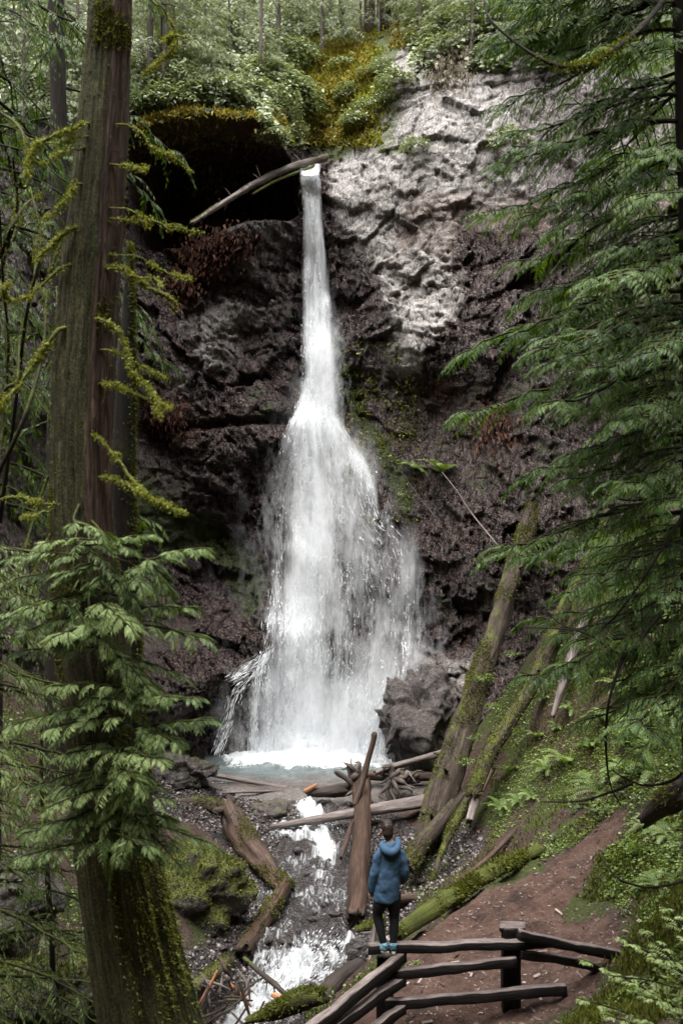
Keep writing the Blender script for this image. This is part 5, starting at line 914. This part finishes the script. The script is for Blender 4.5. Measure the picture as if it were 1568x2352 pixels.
for k_ in range(100):
    z = 8.2 - 10.6 * (k_ + r.uniform(0, 1)) / 100; py_ = 1176 - z / 11.5 * F; reach = np.interp(py_, [-500, 0, 150, 350, 600, 720, 860, 980, 1250, 1450, 1700], [2.0, 2.1, 2.2, 2.35, 2.3, 2.75, 2.7, 2.1, 2.35, 2.1, 1.5]); az = math.radians(-90 + r.normal(0, 42)); lim.append((z + .35, az, (reach + .15) * r.uniform(.55, 1.05)))
RX = (1592 - 784) / F * 11.5
trunk_tree('cedar_tree', 'tall dark cedar filling the right edge, its drooping sprays hanging across the right rock wall', (RX + .15, 11.5, -5.2), (RX, 11.6, 9.5), .27, .16, lim, m_trunkd, m_hem, FR1, 302, tl=.75, fl=.145, per=19, tw=8.0, droop=.34, sag=.5, tip=.22)
lim = []
for k_ in range(40):
    z = 8.6 - 9.4 * (k_ + r.uniform(0, 1)) / 40; lim.append((z, math.radians(-80 + r.normal(0, 55)), r.uniform(1.8, 3.3)))
trunk_tree('cedar_tree', 'shadowy cedar behind the tall dark one at the right edge, showing through its gaps', (6.9, 16.5, -2), (6.7, 16.7, 14), .3, .16, lim, m_trunkd, m_hem, FR1, 312, tl=1.0, fl=.20, per=16, tw=4.6, droop=.45, base_t=-.05)
lim = []
for k_ in range(50):
    z = 8.6 - 9.8 * (k_ + r.uniform(0, 1)) / 50; lim.append((z, math.radians(r.uniform(-40, 190)), r.uniform(1.2, 2.6)))
trunk_tree('cedar_tree', 'grey-green cedar with hanging sprays behind the massive trunk at the left edge', ((-40 - 784) / F * 15, 15, -5), ((-30 - 784) / F * 15, 15.2, 10), .26, .14, lim, m_trunkd, m_hem, FR1, 322, tl=.8, fl=.14, per=15, tw=3.8, droop=.75, sag=.7, tip=.1, base_t=.08)
lim = []
for k_ in range(30):
    z = 13 - 13 * (k_ + r.uniform(0, 1)) / 30; lim.append((z, math.radians(r.uniform(-100, 200)), r.uniform(1.6, 3.2)))
trunk_tree('cedar_tree', 'farther cedar with pale drooping sprays at the upper left, against the cliff', ((130 - 784) / F * 22, 22, -4), ((120 - 784) / F * 22, 22.2, 16), .25, .14, lim, m_trunkd, m_hem, FR1, 332, tl=1.0, fl=.2, per=14, tw=3.0, droop=.7, sag=.6, tip=.1, base_t=.0)
lim = []
for k_ in range(44):
    z = -.2 - 5.4 * (k_ + r.uniform(0, 1)) / 44; lim.append((z, math.radians(r.uniform(20, 170)), r.uniform(.8, 1.9)))
trunk_tree('young_cedar', 'young leafy cedar low at the left edge, fronds overlapping the foot of the massive trunk', ((-70 - 784) / F * 11, 11, -6.2), ((-60 - 784) / F * 11, 11, .6), .09, .03, lim, m_trunkd, m_cedar, FR0, 342, base_t=-.05, tl=.5, fl=.09, per=16, tw=4.4, droop=.5, sag=.4, tip=.1)
lim = []
for k_ in range(24):
    z = -3.2 - 2.9 * (k_ + r.uniform(0, 1)) / 24; lim.append((z, math.radians(r.uniform(0, 360)), r.uniform(.5, 1.2)))
trunk_tree('young_cedar', 'small young cedar between the left edge and the massive trunk foot', ((110 - 784) / F * 12.2, 12.2, -6.6), ((120 - 784) / F * 12.2, 12.2, -2.6), .05, .02, lim, m_trunkd, m_hem, FR0, 352, tl=.4, fl=.08, per=14, tw=4.4, droop=.5, base_t=-.1)  # darker fronds and lowered tint put this corner's deep shade into the colour
# moss-hung vine maple between them
vm = empty('vine_maple', W(10, 1700, 13), 'tangle of thin moss-hung vine maple stems behind the massive trunk at the left edge', 'tree'); r = np.random.default_rng(88)
for i, pts in enumerate([[(-20, 1300), (5, 1000), (20, 800), (8, 650), (0, 480)], [(0, 1200), (40, 900), (62, 720), (95, 560), (70, 430)], [(-10, 1100), (60, 950), (100, 800), (110, 650), (140, 560)], [(20, 1400), (70, 1220), (110, 1100), (150, 1060)], [(-20, 700), (20, 560), (40, 470), (30, 360)], [(0, 590), (30, 520), (60, 470), (90, 450)], [(60, 1400), (95, 1270), (120, 1220)], [(-20, 250), (20, 270), (50, 300), (60, 360)], [(-20, 1000), (10, 900), (40, 870), (45, 780)], [(80, 700), (82, 620), (85, 540)]]):
    P = spline(np.array([W(x, y, 12.5 + .8 * math.sin(i * 2 + k_)) for k_, (x, y) in enumerate(pts)]), 30); v, q, t = tube(P, np.linspace(.030, .010, 30), 8, 30, .3, 8, i); o = MB().add(v, q, t, .4).build('stem', m_trunkd, vm); Nn = vnormals(v[:240], q); tv, tf, tn = tufts(v[:240], Nn, 600, .03, r, np.repeat(np.clip(fbm(P * 1.5, 3, i) * 2 + .2, .02, 1), 8), 1.1, .5); tag(MB().add(tv, None, tf, tn).build('moss', m_mosst, o), kind='stuff')

# ---------------------------------------------------------------- finding the ground or the cliff along a line of sight
hgx, hgy = np.arange(-14, 14, .15), np.arange(6, 37, .15); HG = h_base(*np.meshgrid(hgx, hgy))
def h_fast(x, y):
    fx = np.clip((x - hgx[0]) / .15, 0, len(hgx) - 1.01); fy = np.clip((y - hgy[0]) / .15, 0, len(hgy) - 1.01); i = fx.astype(int); j = fy.astype(int); a = fx - i; b = fy - j
    return (HG[j, i] * (1 - a) + HG[j, i + 1] * a) * (1 - b) + (HG[j + 1, i] * (1 - a) + HG[j + 1, i + 1] * a) * b
fgx, fgz = np.arange(-24, 20, .25), np.arange(-10, 32, .25); FG = f_base(*np.meshgrid(fgx, fgz))
def f_fast(x, z):
    fx = np.clip((x - fgx[0]) / .25, 0, len(fgx) - 1.01); fy = np.clip((z - fgz[0]) / .25, 0, len(fgz) - 1.01); i = fx.astype(int); j = fy.astype(int); a = fx - i; b = fy - j
    return (FG[j, i] * (1 - a) + FG[j, i + 1] * a) * (1 - b) + (FG[j + 1, i] * (1 - a) + FG[j + 1, i + 1] * a) * b
def ground_at(px, py, y0=9., y1=36.):
    px, py = np.atleast_1d(np.asarray(px, float)), np.atleast_1d(np.asarray(py, float)); Yh = np.full(px.shape, 0.); ok = np.zeros(px.shape, bool)
    for Y_ in np.arange(y0, y1, .08):
        hit = ~ok & (h_fast((px - 784) / F * Y_, np.full(px.shape, Y_)) >= (1176 - py) / F * Y_); Yh[hit] = Y_; ok |= hit
    xh = (px - 784) / F * Yh; return P3(xh, Yh, h_ground(xh, Yh)), ok
def cliff_at(px, py, y0=24., y1=64.):
    px, py = np.atleast_1d(np.asarray(px, float)), np.atleast_1d(np.asarray(py, float)); Yh = np.full(px.shape, y1); ok = np.zeros(px.shape, bool)
    for Y_ in np.arange(y0, y1, .15):
        hit = ~ok & (f_fast((px - 784) / F * Y_, (1176 - py) / F * Y_) <= Y_); Yh[hit] = Y_; ok |= hit
    xh, zh = (px - 784) / F * Yh, (1176 - py) / F * Yh; return P3(xh, cliff_y(xh, zh), zh)
# ---------------------------------------------------------------- sword ferns, herbs, shrubs
def fern_proto(seed, nf=13, pin=17):
    r = np.random.default_rng(seed); mb = MB()
    for f in range(nf):
        az = f / nf * 6.283 + r.normal(0, .25); el = r.uniform(.5, 1.15); L = r.uniform(.75, 1.1); d = A(math.cos(az), math.sin(az), 0); s = np.linspace(0, 1, 9)
        P = d * (s * L * math.cos(el * .7))[:, None] + A(0, 0, 1) * (L * (s * math.sin(el) - .62 * s ** 2.2))[:, None]; w = np.cross(d, A(0, 0, 1)); V = []; Tt = []; tn = []
        ti = r.uniform(.25, .8)
        for i in range(pin):
            g = .08 + .9 * i / pin; p = np.array([np.interp(g, s, P[:, k]) for k in range(3)]); tt = nrm(np.array([np.interp(min(g + .06, 1), s, P[:, k]) for k in range(3)]) - p); l = .17 * math.sin(min(1, (g + .12) / .35) * 1.57) * (1.05 - g) ** .55 + .01
            for sgn in (-1, 1):
                e = p + (w * sgn * .95 + tt * .35 + A(0, 0, -.12)) * l; b = tt * .020; n0 = len(V); V += [p - b, p + b, e]; Tt.append((n0, n0 + 1, n0 + 2)); tn += [ti, ti, ti + .2]
        mb.add(V, None, Tt, tn); v, q, t = tube(P, [.007, .002], 4, 9); mb.add(v, q, t, .2)
    return mb
FP = [fern_proto(s) for s in range(4)]; fern_first = {}
def fern(px, py, size, label, group=None, on='ground', r=rng, cat='fern'):
    p = ground_at(px, py)[0][0] if on == 'ground' else cliff_at(px, py)[0] - A(0, .1, 0); s = int(r.integers(0, 4))
    if s in fern_first: o = fern_first[s].copy(); COL.objects.link(o)
    else: o = fern_first[s] = FP[s].build('sword_fern', m_fern)
    o.location = p - A(0, 0, .03); o.scale = (size,) * 3; o.rotation_euler = (r.normal(0, .15), r.normal(0, .15), r.uniform(0, 6.28)); tag(o, label, cat, group); return o
r = np.random.default_rng(404)
fz_ = [('sword fern on the steep slope right of the slantwise broken log', 'ferns right of the broken log', [(1400, 1440), (1450, 1500), (1500, 1420), (1540, 1480), (1430, 1590), (1480, 1600), (1540, 1580), (1390, 1560), (1520, 1540), (1460, 1380), (1530, 1350), (1560, 1420), (1420, 1500), (1500, 1300), (1560, 1300), (1470, 1440), (1550, 1240)], .75),
 ('sword fern on the slope above the dirt trail', 'ferns above the trail', [(1360, 1720), (1430, 1700), (1480, 1720), (1540, 1700), (1400, 1650), (1540, 1640), (1350, 1790), (1500, 1780), (1470, 1660), (1300, 1760), (1380, 1820), (1440, 1800)], .6),
 ('small fern among the mossy plants between the second leaning log and the trail', 'ferns left of the trail', [(1180, 1780), (1230, 1700), (1190, 1840), (1250, 1780), (1160, 1870), (1290, 1680), (1230, 1840), (1310, 1640)], .45),
 ('fern at the right edge beside the trail bend', 'ferns at the trail bend', [(1480, 1960), (1540, 1930), (1500, 2010), (1555, 2040), (1490, 1900)], .42)]
for lb, gp_, spots, sz in fz_:
    for (x, y) in spots: fern(x + r.normal(0, 6), y + r.normal(0, 6), sz * 1.35 * r.uniform(.75, 1.25), lb, gp_, r=r)
for (x, y, s, lb) in [(1010, 1085, 1.3, 'bushy fern on the ledge of the slab right of the veil'), (950, 1075, .8, 'lower fern on the mossy rib beside the veil'), (1115, 1640, .8, 'round fern clump in the dark gap between the two leaning logs'), (1250, 1610, .6, 'fern at the foot of the slantwise broken log')]: fern(x, y, s, lb, on='cliff' if y < 1200 else 'ground', r=r)
# broad-leaved herbs
def leaf_cloud(n, R, leaf, seed, flat=.6, bottom=-.2):
    r = np.random.default_rng(seed); d = nrm(r.normal(0, 1, (n, 3))); d[:, 2] = np.abs(d[:, 2]) * 1.0 + bottom; rad = R * r.uniform(.35, 1, n) ** .5 * (1 + .35 * fbm(d * 2.1 + seed, 3, seed)); L = d * rad[:, None] * A(1, 1, flat)
    nn = nrm(A(0, 0, 1.) + r.normal(0, .45, (n, 3)) + d * .5); dr = nrm(np.cross(nn, r.normal(0, 1, (n, 3)))); M = basis(dr, nn, leaf * r.uniform(.6, 1.25, n))
    pv = A((0, 0, 0), (.3, .26, .05), (.62, .25, .03), (1, 0, -.1), (.62, -.25, .03), (.3, -.26, .05), (.5, 0, -.03)) if False else np.array([(0, 0, 0), (.3, .27, .06), (.65, .24, .03), (1, 0, -.12), (.65, -.24, .03), (.3, -.27, .06)])
    pf = np.array([(0, 3, 2, 1), (0, 5, 4, 3)]); return inst(pv, M, L), inst_f(pf, n, 6), np.repeat(np.clip(r.uniform(0, 1, n) * .7 + .3 * (L[:, 2] / R), 0, 1), 6)
HB = [leaf_cloud(170, .42, .10, s) for s in range(3)]; SH = [leaf_cloud(460, 1., .17, s + 5, .8) for s in range(4)]; herb_first = {}; sh_first = {}
def leafy(name, protos, store, mat, p, size, label, group, r, cat, sq=1.):
    s = int(r.integers(0, len(protos)))
    o = empty(name, p)
    if (name, s) in store: c = store[(name, s)].copy(); COL.objects.link(c)
    else: v, q, t = protos[s]; c = store[(name, s)] = MB().add(v, q, None, t).build('foliage', mat)
    c.parent = o; o.location = p; o.scale = (size, size, size * sq); o.rotation_euler = (0, 0, r.uniform(0, 6.28)); tag(o, label, cat, group); return o
for lb, gp_, spots, sz in [('clump of bright green broad leaves beside the mossy log at the trail edge', 'leafy clumps at the trail edge', [(985, 2098), (1000, 2080), (965, 2120), (1020, 2062)], .5), ('low leafy clump on the slope above the trail', 'leafy clumps above the trail', [(1330, 1860), (1370, 1840), (1400, 1800), (1310, 1830), (1440, 1830), (1480, 1840), (1350, 1800), (1420, 1760), (1390, 1860), (1460, 1780), (1520, 1860)], .75), ('leafy plant on the bank at the right edge below the trail bend', 'leafy plants right of the trail', [(1400, 2040), (1470, 2060), (1440, 2100), (1510, 2120), (1540, 2080)], .4), ('small leafy plant at the brink behind the turned fence rails', 'small plants at the brink', [(712, 2300), (735, 2318), (850, 2240), (842, 2258)], .32), ('patch of low leaves inside the fence corner', 'leaves in the fence corner', [(930, 2205), (955, 2200), (902, 2270)], .25)]:
    for (x, y) in spots: leafy('leafy_plant', HB, herb_first, m_herb, ground_at(x, y)[0][0], sz * r.uniform(.8, 1.25), lb, gp_, r, 'plant')
for (x, y, Y_, sz, lb) in [(1100, 1555, 28.2, .75, 'glossy leafy clump growing high on the thick leaning log'), (1082, 1690, 27.3, .6, 'glossy leafy clump halfway down the thick leaning log'), (1063, 1745, 27.0, .6, 'pale leafy sprig near the foot of the thick leaning log'), (1120, 1620, 27.6, .6, 'dark leafy clump under the thick leaning log'), (1160, 1500, 28.6, .6, 'leafy sprig in the gap right of the thick leaning log')]: leafy('leafy_plant', HB, herb_first, m_herb, W(x, y, Y_) - A(-.1, .3, 0), sz, lb, None, r, 'plant')
# shrubs of the rim and the upper slope
zs = [('glossy pale shrub on the rim just above the cave', 'shrubs above the cave', (325, 690), (150, 262), 46, .95), ('shrub on the upper slope among the saplings, left of the ravine', 'shrubs of the upper slope', (320, 690), (10, 150), 26, 1.1), ('shrub on the rim right of the ravine', 'shrubs right of the ravine', (920, 1010), (20, 110), 7, .9), ('shrub hanging on the pale rock beside the ravine', 'shrubs on the pale rock', (790, 930), (150, 300), 12, .7), ('shrub on the slope running down to the waterfall lip', 'shrubs at the lip', (600, 700), (250, 340), 9, .6), ('shrub on the rim at the upper right, above the wall', 'shrubs above the right wall', (1010, 1300), (20, 150), 12, 1.2)]
for lb, gp_, (xa, xb), (ya, yb), n, sz in zs:
    xs, ys = r.uniform(xa, xb, n), r.uniform(ya, yb, n); Pp = cliff_at(xs, ys)
    for p in Pp: leafy('shrub', SH, sh_first, m_salal, p - A(0, .2, .1), sz * r.uniform(.6, 1.2), lb, gp_, r, 'shrub', r.uniform(.7, 1.2))
for (x, y, s, lb) in [(905, 205, .9, 'shrub clinging to the middle of the pale rock crest'), (950, 350, .6, 'small shrub in a crevice of the pale wall'), (1165, 340, .8, 'shrub on the pale wall beside the right sprays'), (1010, 130, 1.0, 'shrub overhanging the top of the pale wall')]: leafy('shrub', SH, sh_first, m_salal, cliff_at(x, y)[0] - A(0, .2, 0), s, lb, None, r, 'shrub')
# undergrowth, orange moss and hanging fringes that nobody could count
def cover(name, mat, regions, size, seed, hang=0., on='cliff', leafs=False, lift=0.):
    r = np.random.default_rng(seed); mb = MB()
    for (xa, xb, ya, yb, n) in regions:
        xs, ys = r.uniform(xa, xb, n), r.uniform(ya, yb, n)
        if on == 'cliff': Pp = cliff_at(xs, ys); nn = np.tile(nrm(A(0, -.7, .7)), (n, 1))
        else:
            Pp, ok = ground_at(xs, ys); Pp = Pp[ok]; nn = np.tile(A(0, 0, 1.), (len(Pp), 1))
        kp = fbm(Pp * .7 + seed, 3, seed) > -.18; Pp, nn = Pp[kp], nn[kp]; m = len(Pp)
        if on != 'cliff':
            d_, _, _ = stream_d(Pp[:, 0], Pp[:, 1]); k2 = (d_ > 2.0) & (trail_d(Pp[:, 0], Pp[:, 1]) > 1.15); Pp, nn = Pp[k2], nn[k2]; m = len(Pp)
        if leafs:
            dr = nrm(np.cross(nn, r.normal(0, 1, (m, 3)))); M = basis(dr, nrm(nn + r.normal(0, .5, (m, 3))), size * r.uniform(.5, 1.4, m)); pv = np.array([(0, 0, 0), (.5, .33, .05), (1, 0, -.1), (.5, -.33, .05)]); mb.add(inst(pv, M, Pp + nn * r.uniform(0, lift + .04, m)[:, None]), inst_f(np.array([(0, 1, 2, 3)]), m, 4), None, np.repeat(r.uniform(0, 1, m), 4))
        else:
            tv, tf, tn = tufts(Pp, nn, m, size, r, None, hang, .5); mb.add(tv, None, tf, tn)
    o = mb.build(name, mat); return tag(o, kind='stuff')
cover('undergrowth', m_salal, [(310, 660, 0, 255, 12000), (640, 800, -10, 90, 1800), (940, 1250, 0, 170, 7000), (600, 700, 250, 350, 1500), (-60, 330, -60, 300, 3000)], .20, 1, leafs=True, lift=.35)
cover('orange_moss', m_mosso, [(335, 620, 238, 298, 16000), (620, 860, 70, 335, 30000), (900, 1000, 20, 110, 4000), (560, 680, 262, 330, 3000)], .16, 2, hang=.6)
cover('slope_moss', m_mossy, [(320, 900, 0, 300, 9000), (620, 880, 60, 335, 22000), (765, 960, 790, 1200, 3000)], .14, 3, hang=.4)
cover('ground_cover', m_herb, [(1120, 1568, 1550, 1980, 26000), (1250, 1568, 1250, 1600, 10000), (1390, 1568, 1950, 2300, 14000), (900, 1260, 1960, 2180, 4000), (0, 330, 1500, 2200, 8000), (560, 900, 2200, 2352, 2500)], .055, 4, on='ground', leafs=True, lift=.06)
cover('ground_moss', m_mosst, [(1120, 1568, 1550, 2000, 30000), (1250, 1568, 1250, 1600, 12000), (1300, 1568, 1950, 2352, 26000), (880, 1260, 1940, 2200, 16000), (0, 330, 1500, 2352, 10000), (560, 960, 2180, 2352, 14000)], .06, 5, on='ground', hang=-.3)
# rusty and dry growth hanging on the rock
for (x, y, w, hgt, n, mat, lb) in [(505, 575, 70, 40, 1500, m_rusty, 'rust-coloured dead fern hanging in the dark rock below the cave'), (430, 655, 45, 35, 700, m_rusty, 'smaller rusty hanging fern left of the fall'), (385, 965, 40, 40, 420, m_rusty, 'rusty hanging growth above the left recess'), (1030, 150, 60, 55, 1300, m_dry, 'dry grass and roots hanging over the top of the pale wall'), (690, 430, 30, 30, 260, m_dry, 'thin roots hanging beside the waterfall lip'), (480, 305, 130, 18, 900, m_mosso, 'orange moss fringe hanging from the cave lip'), (1130, 980, 60, 60, 500, m_rusty, 'rusty ferns on the brown rock under the right sprays')]:
    xs = r.normal(x, w * .5, n); ys = r.normal(y, hgt * .5, n); Pp = cliff_at(xs, ys) - A(0, .08, 0); tv, tf, tn = tufts(Pp, np.tile(A(0, -.8, -.3), (n, 1)), n, .20, r, None, 1.6, .5); hp = empty('hanging_plant', Pp.mean(0), lb, 'plant'); MB().add(tv, None, tf, tn).build('foliage', mat, hp)
# ---------------------------------------------------------------- forest above the rim
def sapling(seed, h, lmat, protos, dens_=1.):
    """small conifer at the origin: trunk and one crown of drooping sprays"""
    r = np.random.default_rng(seed); tr = MB(); cr = MB(); v, q, t = tube([A(0, 0, 0), A(.05 * h * r.normal(), 0, h * .5), A(0, 0, h)], [.018 * h, .012 * h, .004], 8, 20, .15, 3, seed); tr.add(v, q, t, .3); D = []; Nn = []; S = []; L = []
    for k in range(int(26 * dens_)):
        z = h * (.12 + .86 * (k + r.uniform()) / (26 * dens_)); az = r.uniform(0, 6.28); ln = h * .34 * (1.1 - z / h) ** .7 * r.uniform(.7, 1.2) + .15; pth = limb_path(A(0, 0, z), A(math.cos(az), math.sin(az), 0), ln, r, .2, .45, .1, 8); v, q, t = tube(pth, [.008 * h ** .5, .003], 4, 8); tr.add(v, q, t, .3)
        a, b, c, d, _ = limb_fronds(pth, r, twigs=max(4, int(4 * ln)), per=8, tl=.45 * ln + .2, fl=.14 + .07 * ln, start=.25, droop=.4); D += a; Nn += b; S += c; L += d
    put_fronds(cr, protos, D, Nn, S, L, r); return tr, cr
SP_ = [sapling(1, 4.5, m_far, FR2), sapling(2, 6.5, m_far, FR2, 1.3), sapling(3, 3.0, m_far, FR2, .8)]; sap_first = {}
zs = [('pale green conifer sapling on the slope above the cave', 'saplings above the cave', [(345, 130), (400, 90), (470, 120), (430, 40), (530, 80), (590, 110), (560, 30), (640, 70), (380, 190), (610, 170), (500, 170)]), ('pale green conifer sapling at the back of the ravine', 'saplings behind the ravine', [(690, 40), (740, 80), (790, 40), (830, 60), (870, 40), (760, 0)]), ('conifer sapling on the crest right of the ravine', 'saplings right of the ravine', [(960, 70), (1020, 60), (1080, 110), (1150, 120), (1220, 90), (1000, 20), (1120, 50)]), ('conifer sapling at the upper left behind the massive trunk', 'saplings at the upper left', [(40, 120), (110, 60), (180, 130), (150, 260), (60, 300)])]
for lb, gp_, spots in zs:
    for (x, y) in spots:
        p = cliff_at(x, y + 40)[0]; s = int(r.integers(0, 3)); o = empty('conifer_sapling', p - A(0, 0, .2), lb, 'tree', gp_); o.rotation_euler = (0, 0, r.uniform(0, 6.28)); o.scale = (r.uniform(.75, 1.15),) * 3
        if s in sap_first:
            for c in sap_first[s]: d = c.copy(); COL.objects.link(d); d.parent = o
        else:
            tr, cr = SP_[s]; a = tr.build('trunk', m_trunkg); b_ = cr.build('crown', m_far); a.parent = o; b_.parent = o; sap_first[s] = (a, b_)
POLES = [(345, 225, .10, 'pale slim trunk right beside the massive trunk, on the rim'), (375, 250, .05, 'thin dark trunk on the rim next to the pale slim one'), (597, 190, .06, 'slim trunk standing in the middle of the upper slope'), (787, 90, .09, 'dark straight trunk left of the ravine back'), (848, 75, .19, 'thick red-brown trunk at the back of the ravine'), (880, 70, .24, 'thick dark trunk in the shade at the back of the ravine'), (905, 60, .10, 'thin pale trunk right of the thick dark one'), (838, 60, .06, 'white slim trunk left of the thick red-brown one'), (720, 50, .05, 'thin grey trunk among the saplings left of the ravine'), (930, 40, .08, 'slim trunk on the crest right of the ravine'), (660, 40, .07, 'grey trunk on the upper slope between the saplings'), (1010, 60, .10, 'grey trunk over the pale wall at the top'), (1100, 90, .12, 'dim trunk above the right wall'), (500, 60, .06, 'thin trunk over the cave, half hidden by saplings'), (420, 70, .07, 'grey trunk over the cave near the massive trunk')]
for i, (x, y, rr, lb) in enumerate(POLES):
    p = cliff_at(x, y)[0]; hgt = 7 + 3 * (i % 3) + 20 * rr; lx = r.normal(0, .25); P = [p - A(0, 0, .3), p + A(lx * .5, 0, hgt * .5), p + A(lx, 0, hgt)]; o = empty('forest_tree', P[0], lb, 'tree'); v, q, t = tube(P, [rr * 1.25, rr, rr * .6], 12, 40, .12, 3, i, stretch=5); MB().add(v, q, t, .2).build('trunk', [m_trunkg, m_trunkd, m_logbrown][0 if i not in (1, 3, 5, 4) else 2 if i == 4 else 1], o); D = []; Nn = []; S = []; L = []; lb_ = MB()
    for k in range(9):
        z = hgt * (.35 + .6 * k / 9); az = r.uniform(0, 6.28); pth = limb_path(p + A(lx * z / hgt, 0, z), A(math.cos(az), math.sin(az), 0), r.uniform(.8, 2.0), r, .1, .4, .1, 8); v, q, t = tube(pth, [.03, .006], 5, 8); lb_.add(v, q, t, .3); a, b_, c, d, _ = limb_fronds(pth, r, twigs=6, per=8, tl=.8, fl=.26, start=.3, droop=.5); D += a; Nn += b_; S += c; L += d
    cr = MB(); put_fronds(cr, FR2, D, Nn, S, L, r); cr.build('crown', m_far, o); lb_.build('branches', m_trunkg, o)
# the near feathery fern-like fronds at the lower right corner and a bare twig
nf = empty('young_hemlock', W(1500, 2420, 9.2), 'soft feathery young hemlock in the lower right corner beside the fence end', 'tree'); r = np.random.default_rng(505)
for i, (a, b) in enumerate([((1560, 2330), (1330, 2200)), ((1580, 2400), (1320, 2290)), ((1568, 2260), (1420, 2150)), ((1600, 2300), (1480, 2130)), ((1560, 2420), (1390, 2330)), ((1600, 2220), (1530, 2080)), ((1620, 2380), (1440, 2250)), ((1620, 2300), (1400, 2240)), ((1600, 2420), (1350, 2400)), ((1620, 2250), (1500, 2200)), ((1600, 2350), (1480, 2290)), ((1560, 2400), (1470, 2340))]):
    P = spline([W(1560, 2420 - 10 * i, 9.3), W(*a, 9.0), (W(*a, 9.0) + W(*b, 8.6)) / 2 + A(0, 0, .05), W(*b, 8.5)], 14); branch_part(nf, P, .008, m_trunkd, FR0, m_fern, r, twigs=14, per=18, tl=.22, fl=.055, start=.2, droop=.2, base=.28)
v, q, t = tube([W(1580, 2600, 9.4), W(1570, 2300, 9.3), W(1590, 2050, 9.3)], [.03, .022, .01], 8, 30, .2, 5, 2); MB().add(v, q, t, .3).build('trunk', m_trunkd, nf)
tw = empty('bare_branches', W(1600, 1700, 11.2), 'dark bare twigs looping down in front of the right slope', 'branch')
for i, pts in enumerate([[(1600, 1720), (1563, 1778), (1520, 1800), (1473, 1803), (1430, 1785), (1405, 1770)], [(1600, 1990), (1568, 2023), (1493, 2038), (1440, 2028), (1413, 2013), (1373, 1963)], [(1600, 1100), (1568, 1180), (1520, 1260), (1440, 1380), (1380, 1440), (1300, 1440), (1250, 1400)], [(1600, 1300), (1500, 1430), (1430, 1500), (1330, 1450), (1180, 1440)], [(1440, 1480), (1400, 1600), (1390, 1700), (1400, 1800), (1425, 1850)], [(1600, 1050), (1540, 1120), (1450, 1150), (1340, 1120)], [(1450, 1800), (1400, 1820), (1330, 1840), (1240, 1842)]]):
    P = spline(np.array([W(x, y, 11 + .4 * math.sin(i + k_)) for k_, (x, y) in enumerate(pts)]), 40); v, q, t = tube(P, np.linspace(.022, .006, 40), 6, 40, .2, 8, i); MB().add(v, q, t, .15).build('branch', m_trunkd, tw)
tb = empty('mossy_branch', W(1568, -60, 10), 'dark branch with a pale mossy stretch bowing across the upper right', 'branch'); P = spline(np.array([W(x, y, Y_) for x, y, Y_ in [(1560, -60, 11.3), (1500, 30, 10.6), (1440, 90, 10), (1370, 140, 9.8), (1310, 155, 9.7), (1250, 140, 9.7), (1180, 95, 9.8), (1125, 45, 9.9), (1110, 0, 10)]]), 50)
v, q, t = tube(P, np.linspace(.032, .008, 50), 8, 50, .25, 8, 3); o = MB().add(v, q, t, .1).build('branch', m_trunkd, tb); Nn = vnormals(v[:400], q); w_ = np.repeat(gau(np.arange(50), 20, 7), 8) + .01; tv, tf, tn = tufts(v[:400], Nn, 900, .04, r, w_, .2); tag(MB().add(tv, None, tf, tn).build('moss', m_mosst, o), kind='stuff')

# twigs, bark chips and needles on the trail
r = np.random.default_rng(900); n = 9000; xs, ys = r.uniform(880, 1568, n), r.uniform(1880, 2352, n); Pp, ok = ground_at(xs, ys); Pp = Pp[ok]; kp = (trail_d(Pp[:, 0], Pp[:, 1]) < 1.3); Pp = Pp[kp]; n = len(Pp)
d = nrm(r.normal(0, 1, (n, 3)) * A(1, 1, .12)); M = basis(d, np.tile(A(0, 0, 1.), (n, 1)) + r.normal(0, .2, (n, 3)), r.uniform(.01, .05, n) * (1 + 2 * (r.uniform(0, 1, n) < .06))); bxv = np.array([(-.5, -.16, 0), (.5, -.12, 0), (.5, .14, .02), (-.5, .18, .02), (-.4, -.05, .16), (.4, .03, .15)]); bxf = np.array([(0, 1, 5, 4), (1, 2, 5, 5), (2, 3, 4, 5), (3, 0, 4, 4)])
k = N('trail_litter'); t = k.attr('tint'); m_lit = k.done(k.bsdf(k.ramp(t, (0., (.02, .012, .009)), (.55, (.09, .055, .042)), (.85, (.19, .14, .12)), (1., (.40, .34, .31))), .7, .3))
tag(MB().add(inst(bxv, M, Pp), inst_f(bxf[[0, 2]], n, 6), inst_f(np.array([(1, 2, 5), (3, 0, 4)]), n, 6), np.repeat(r.uniform(0, 1, n), 6)).build('litter', m_lit), kind='stuff')
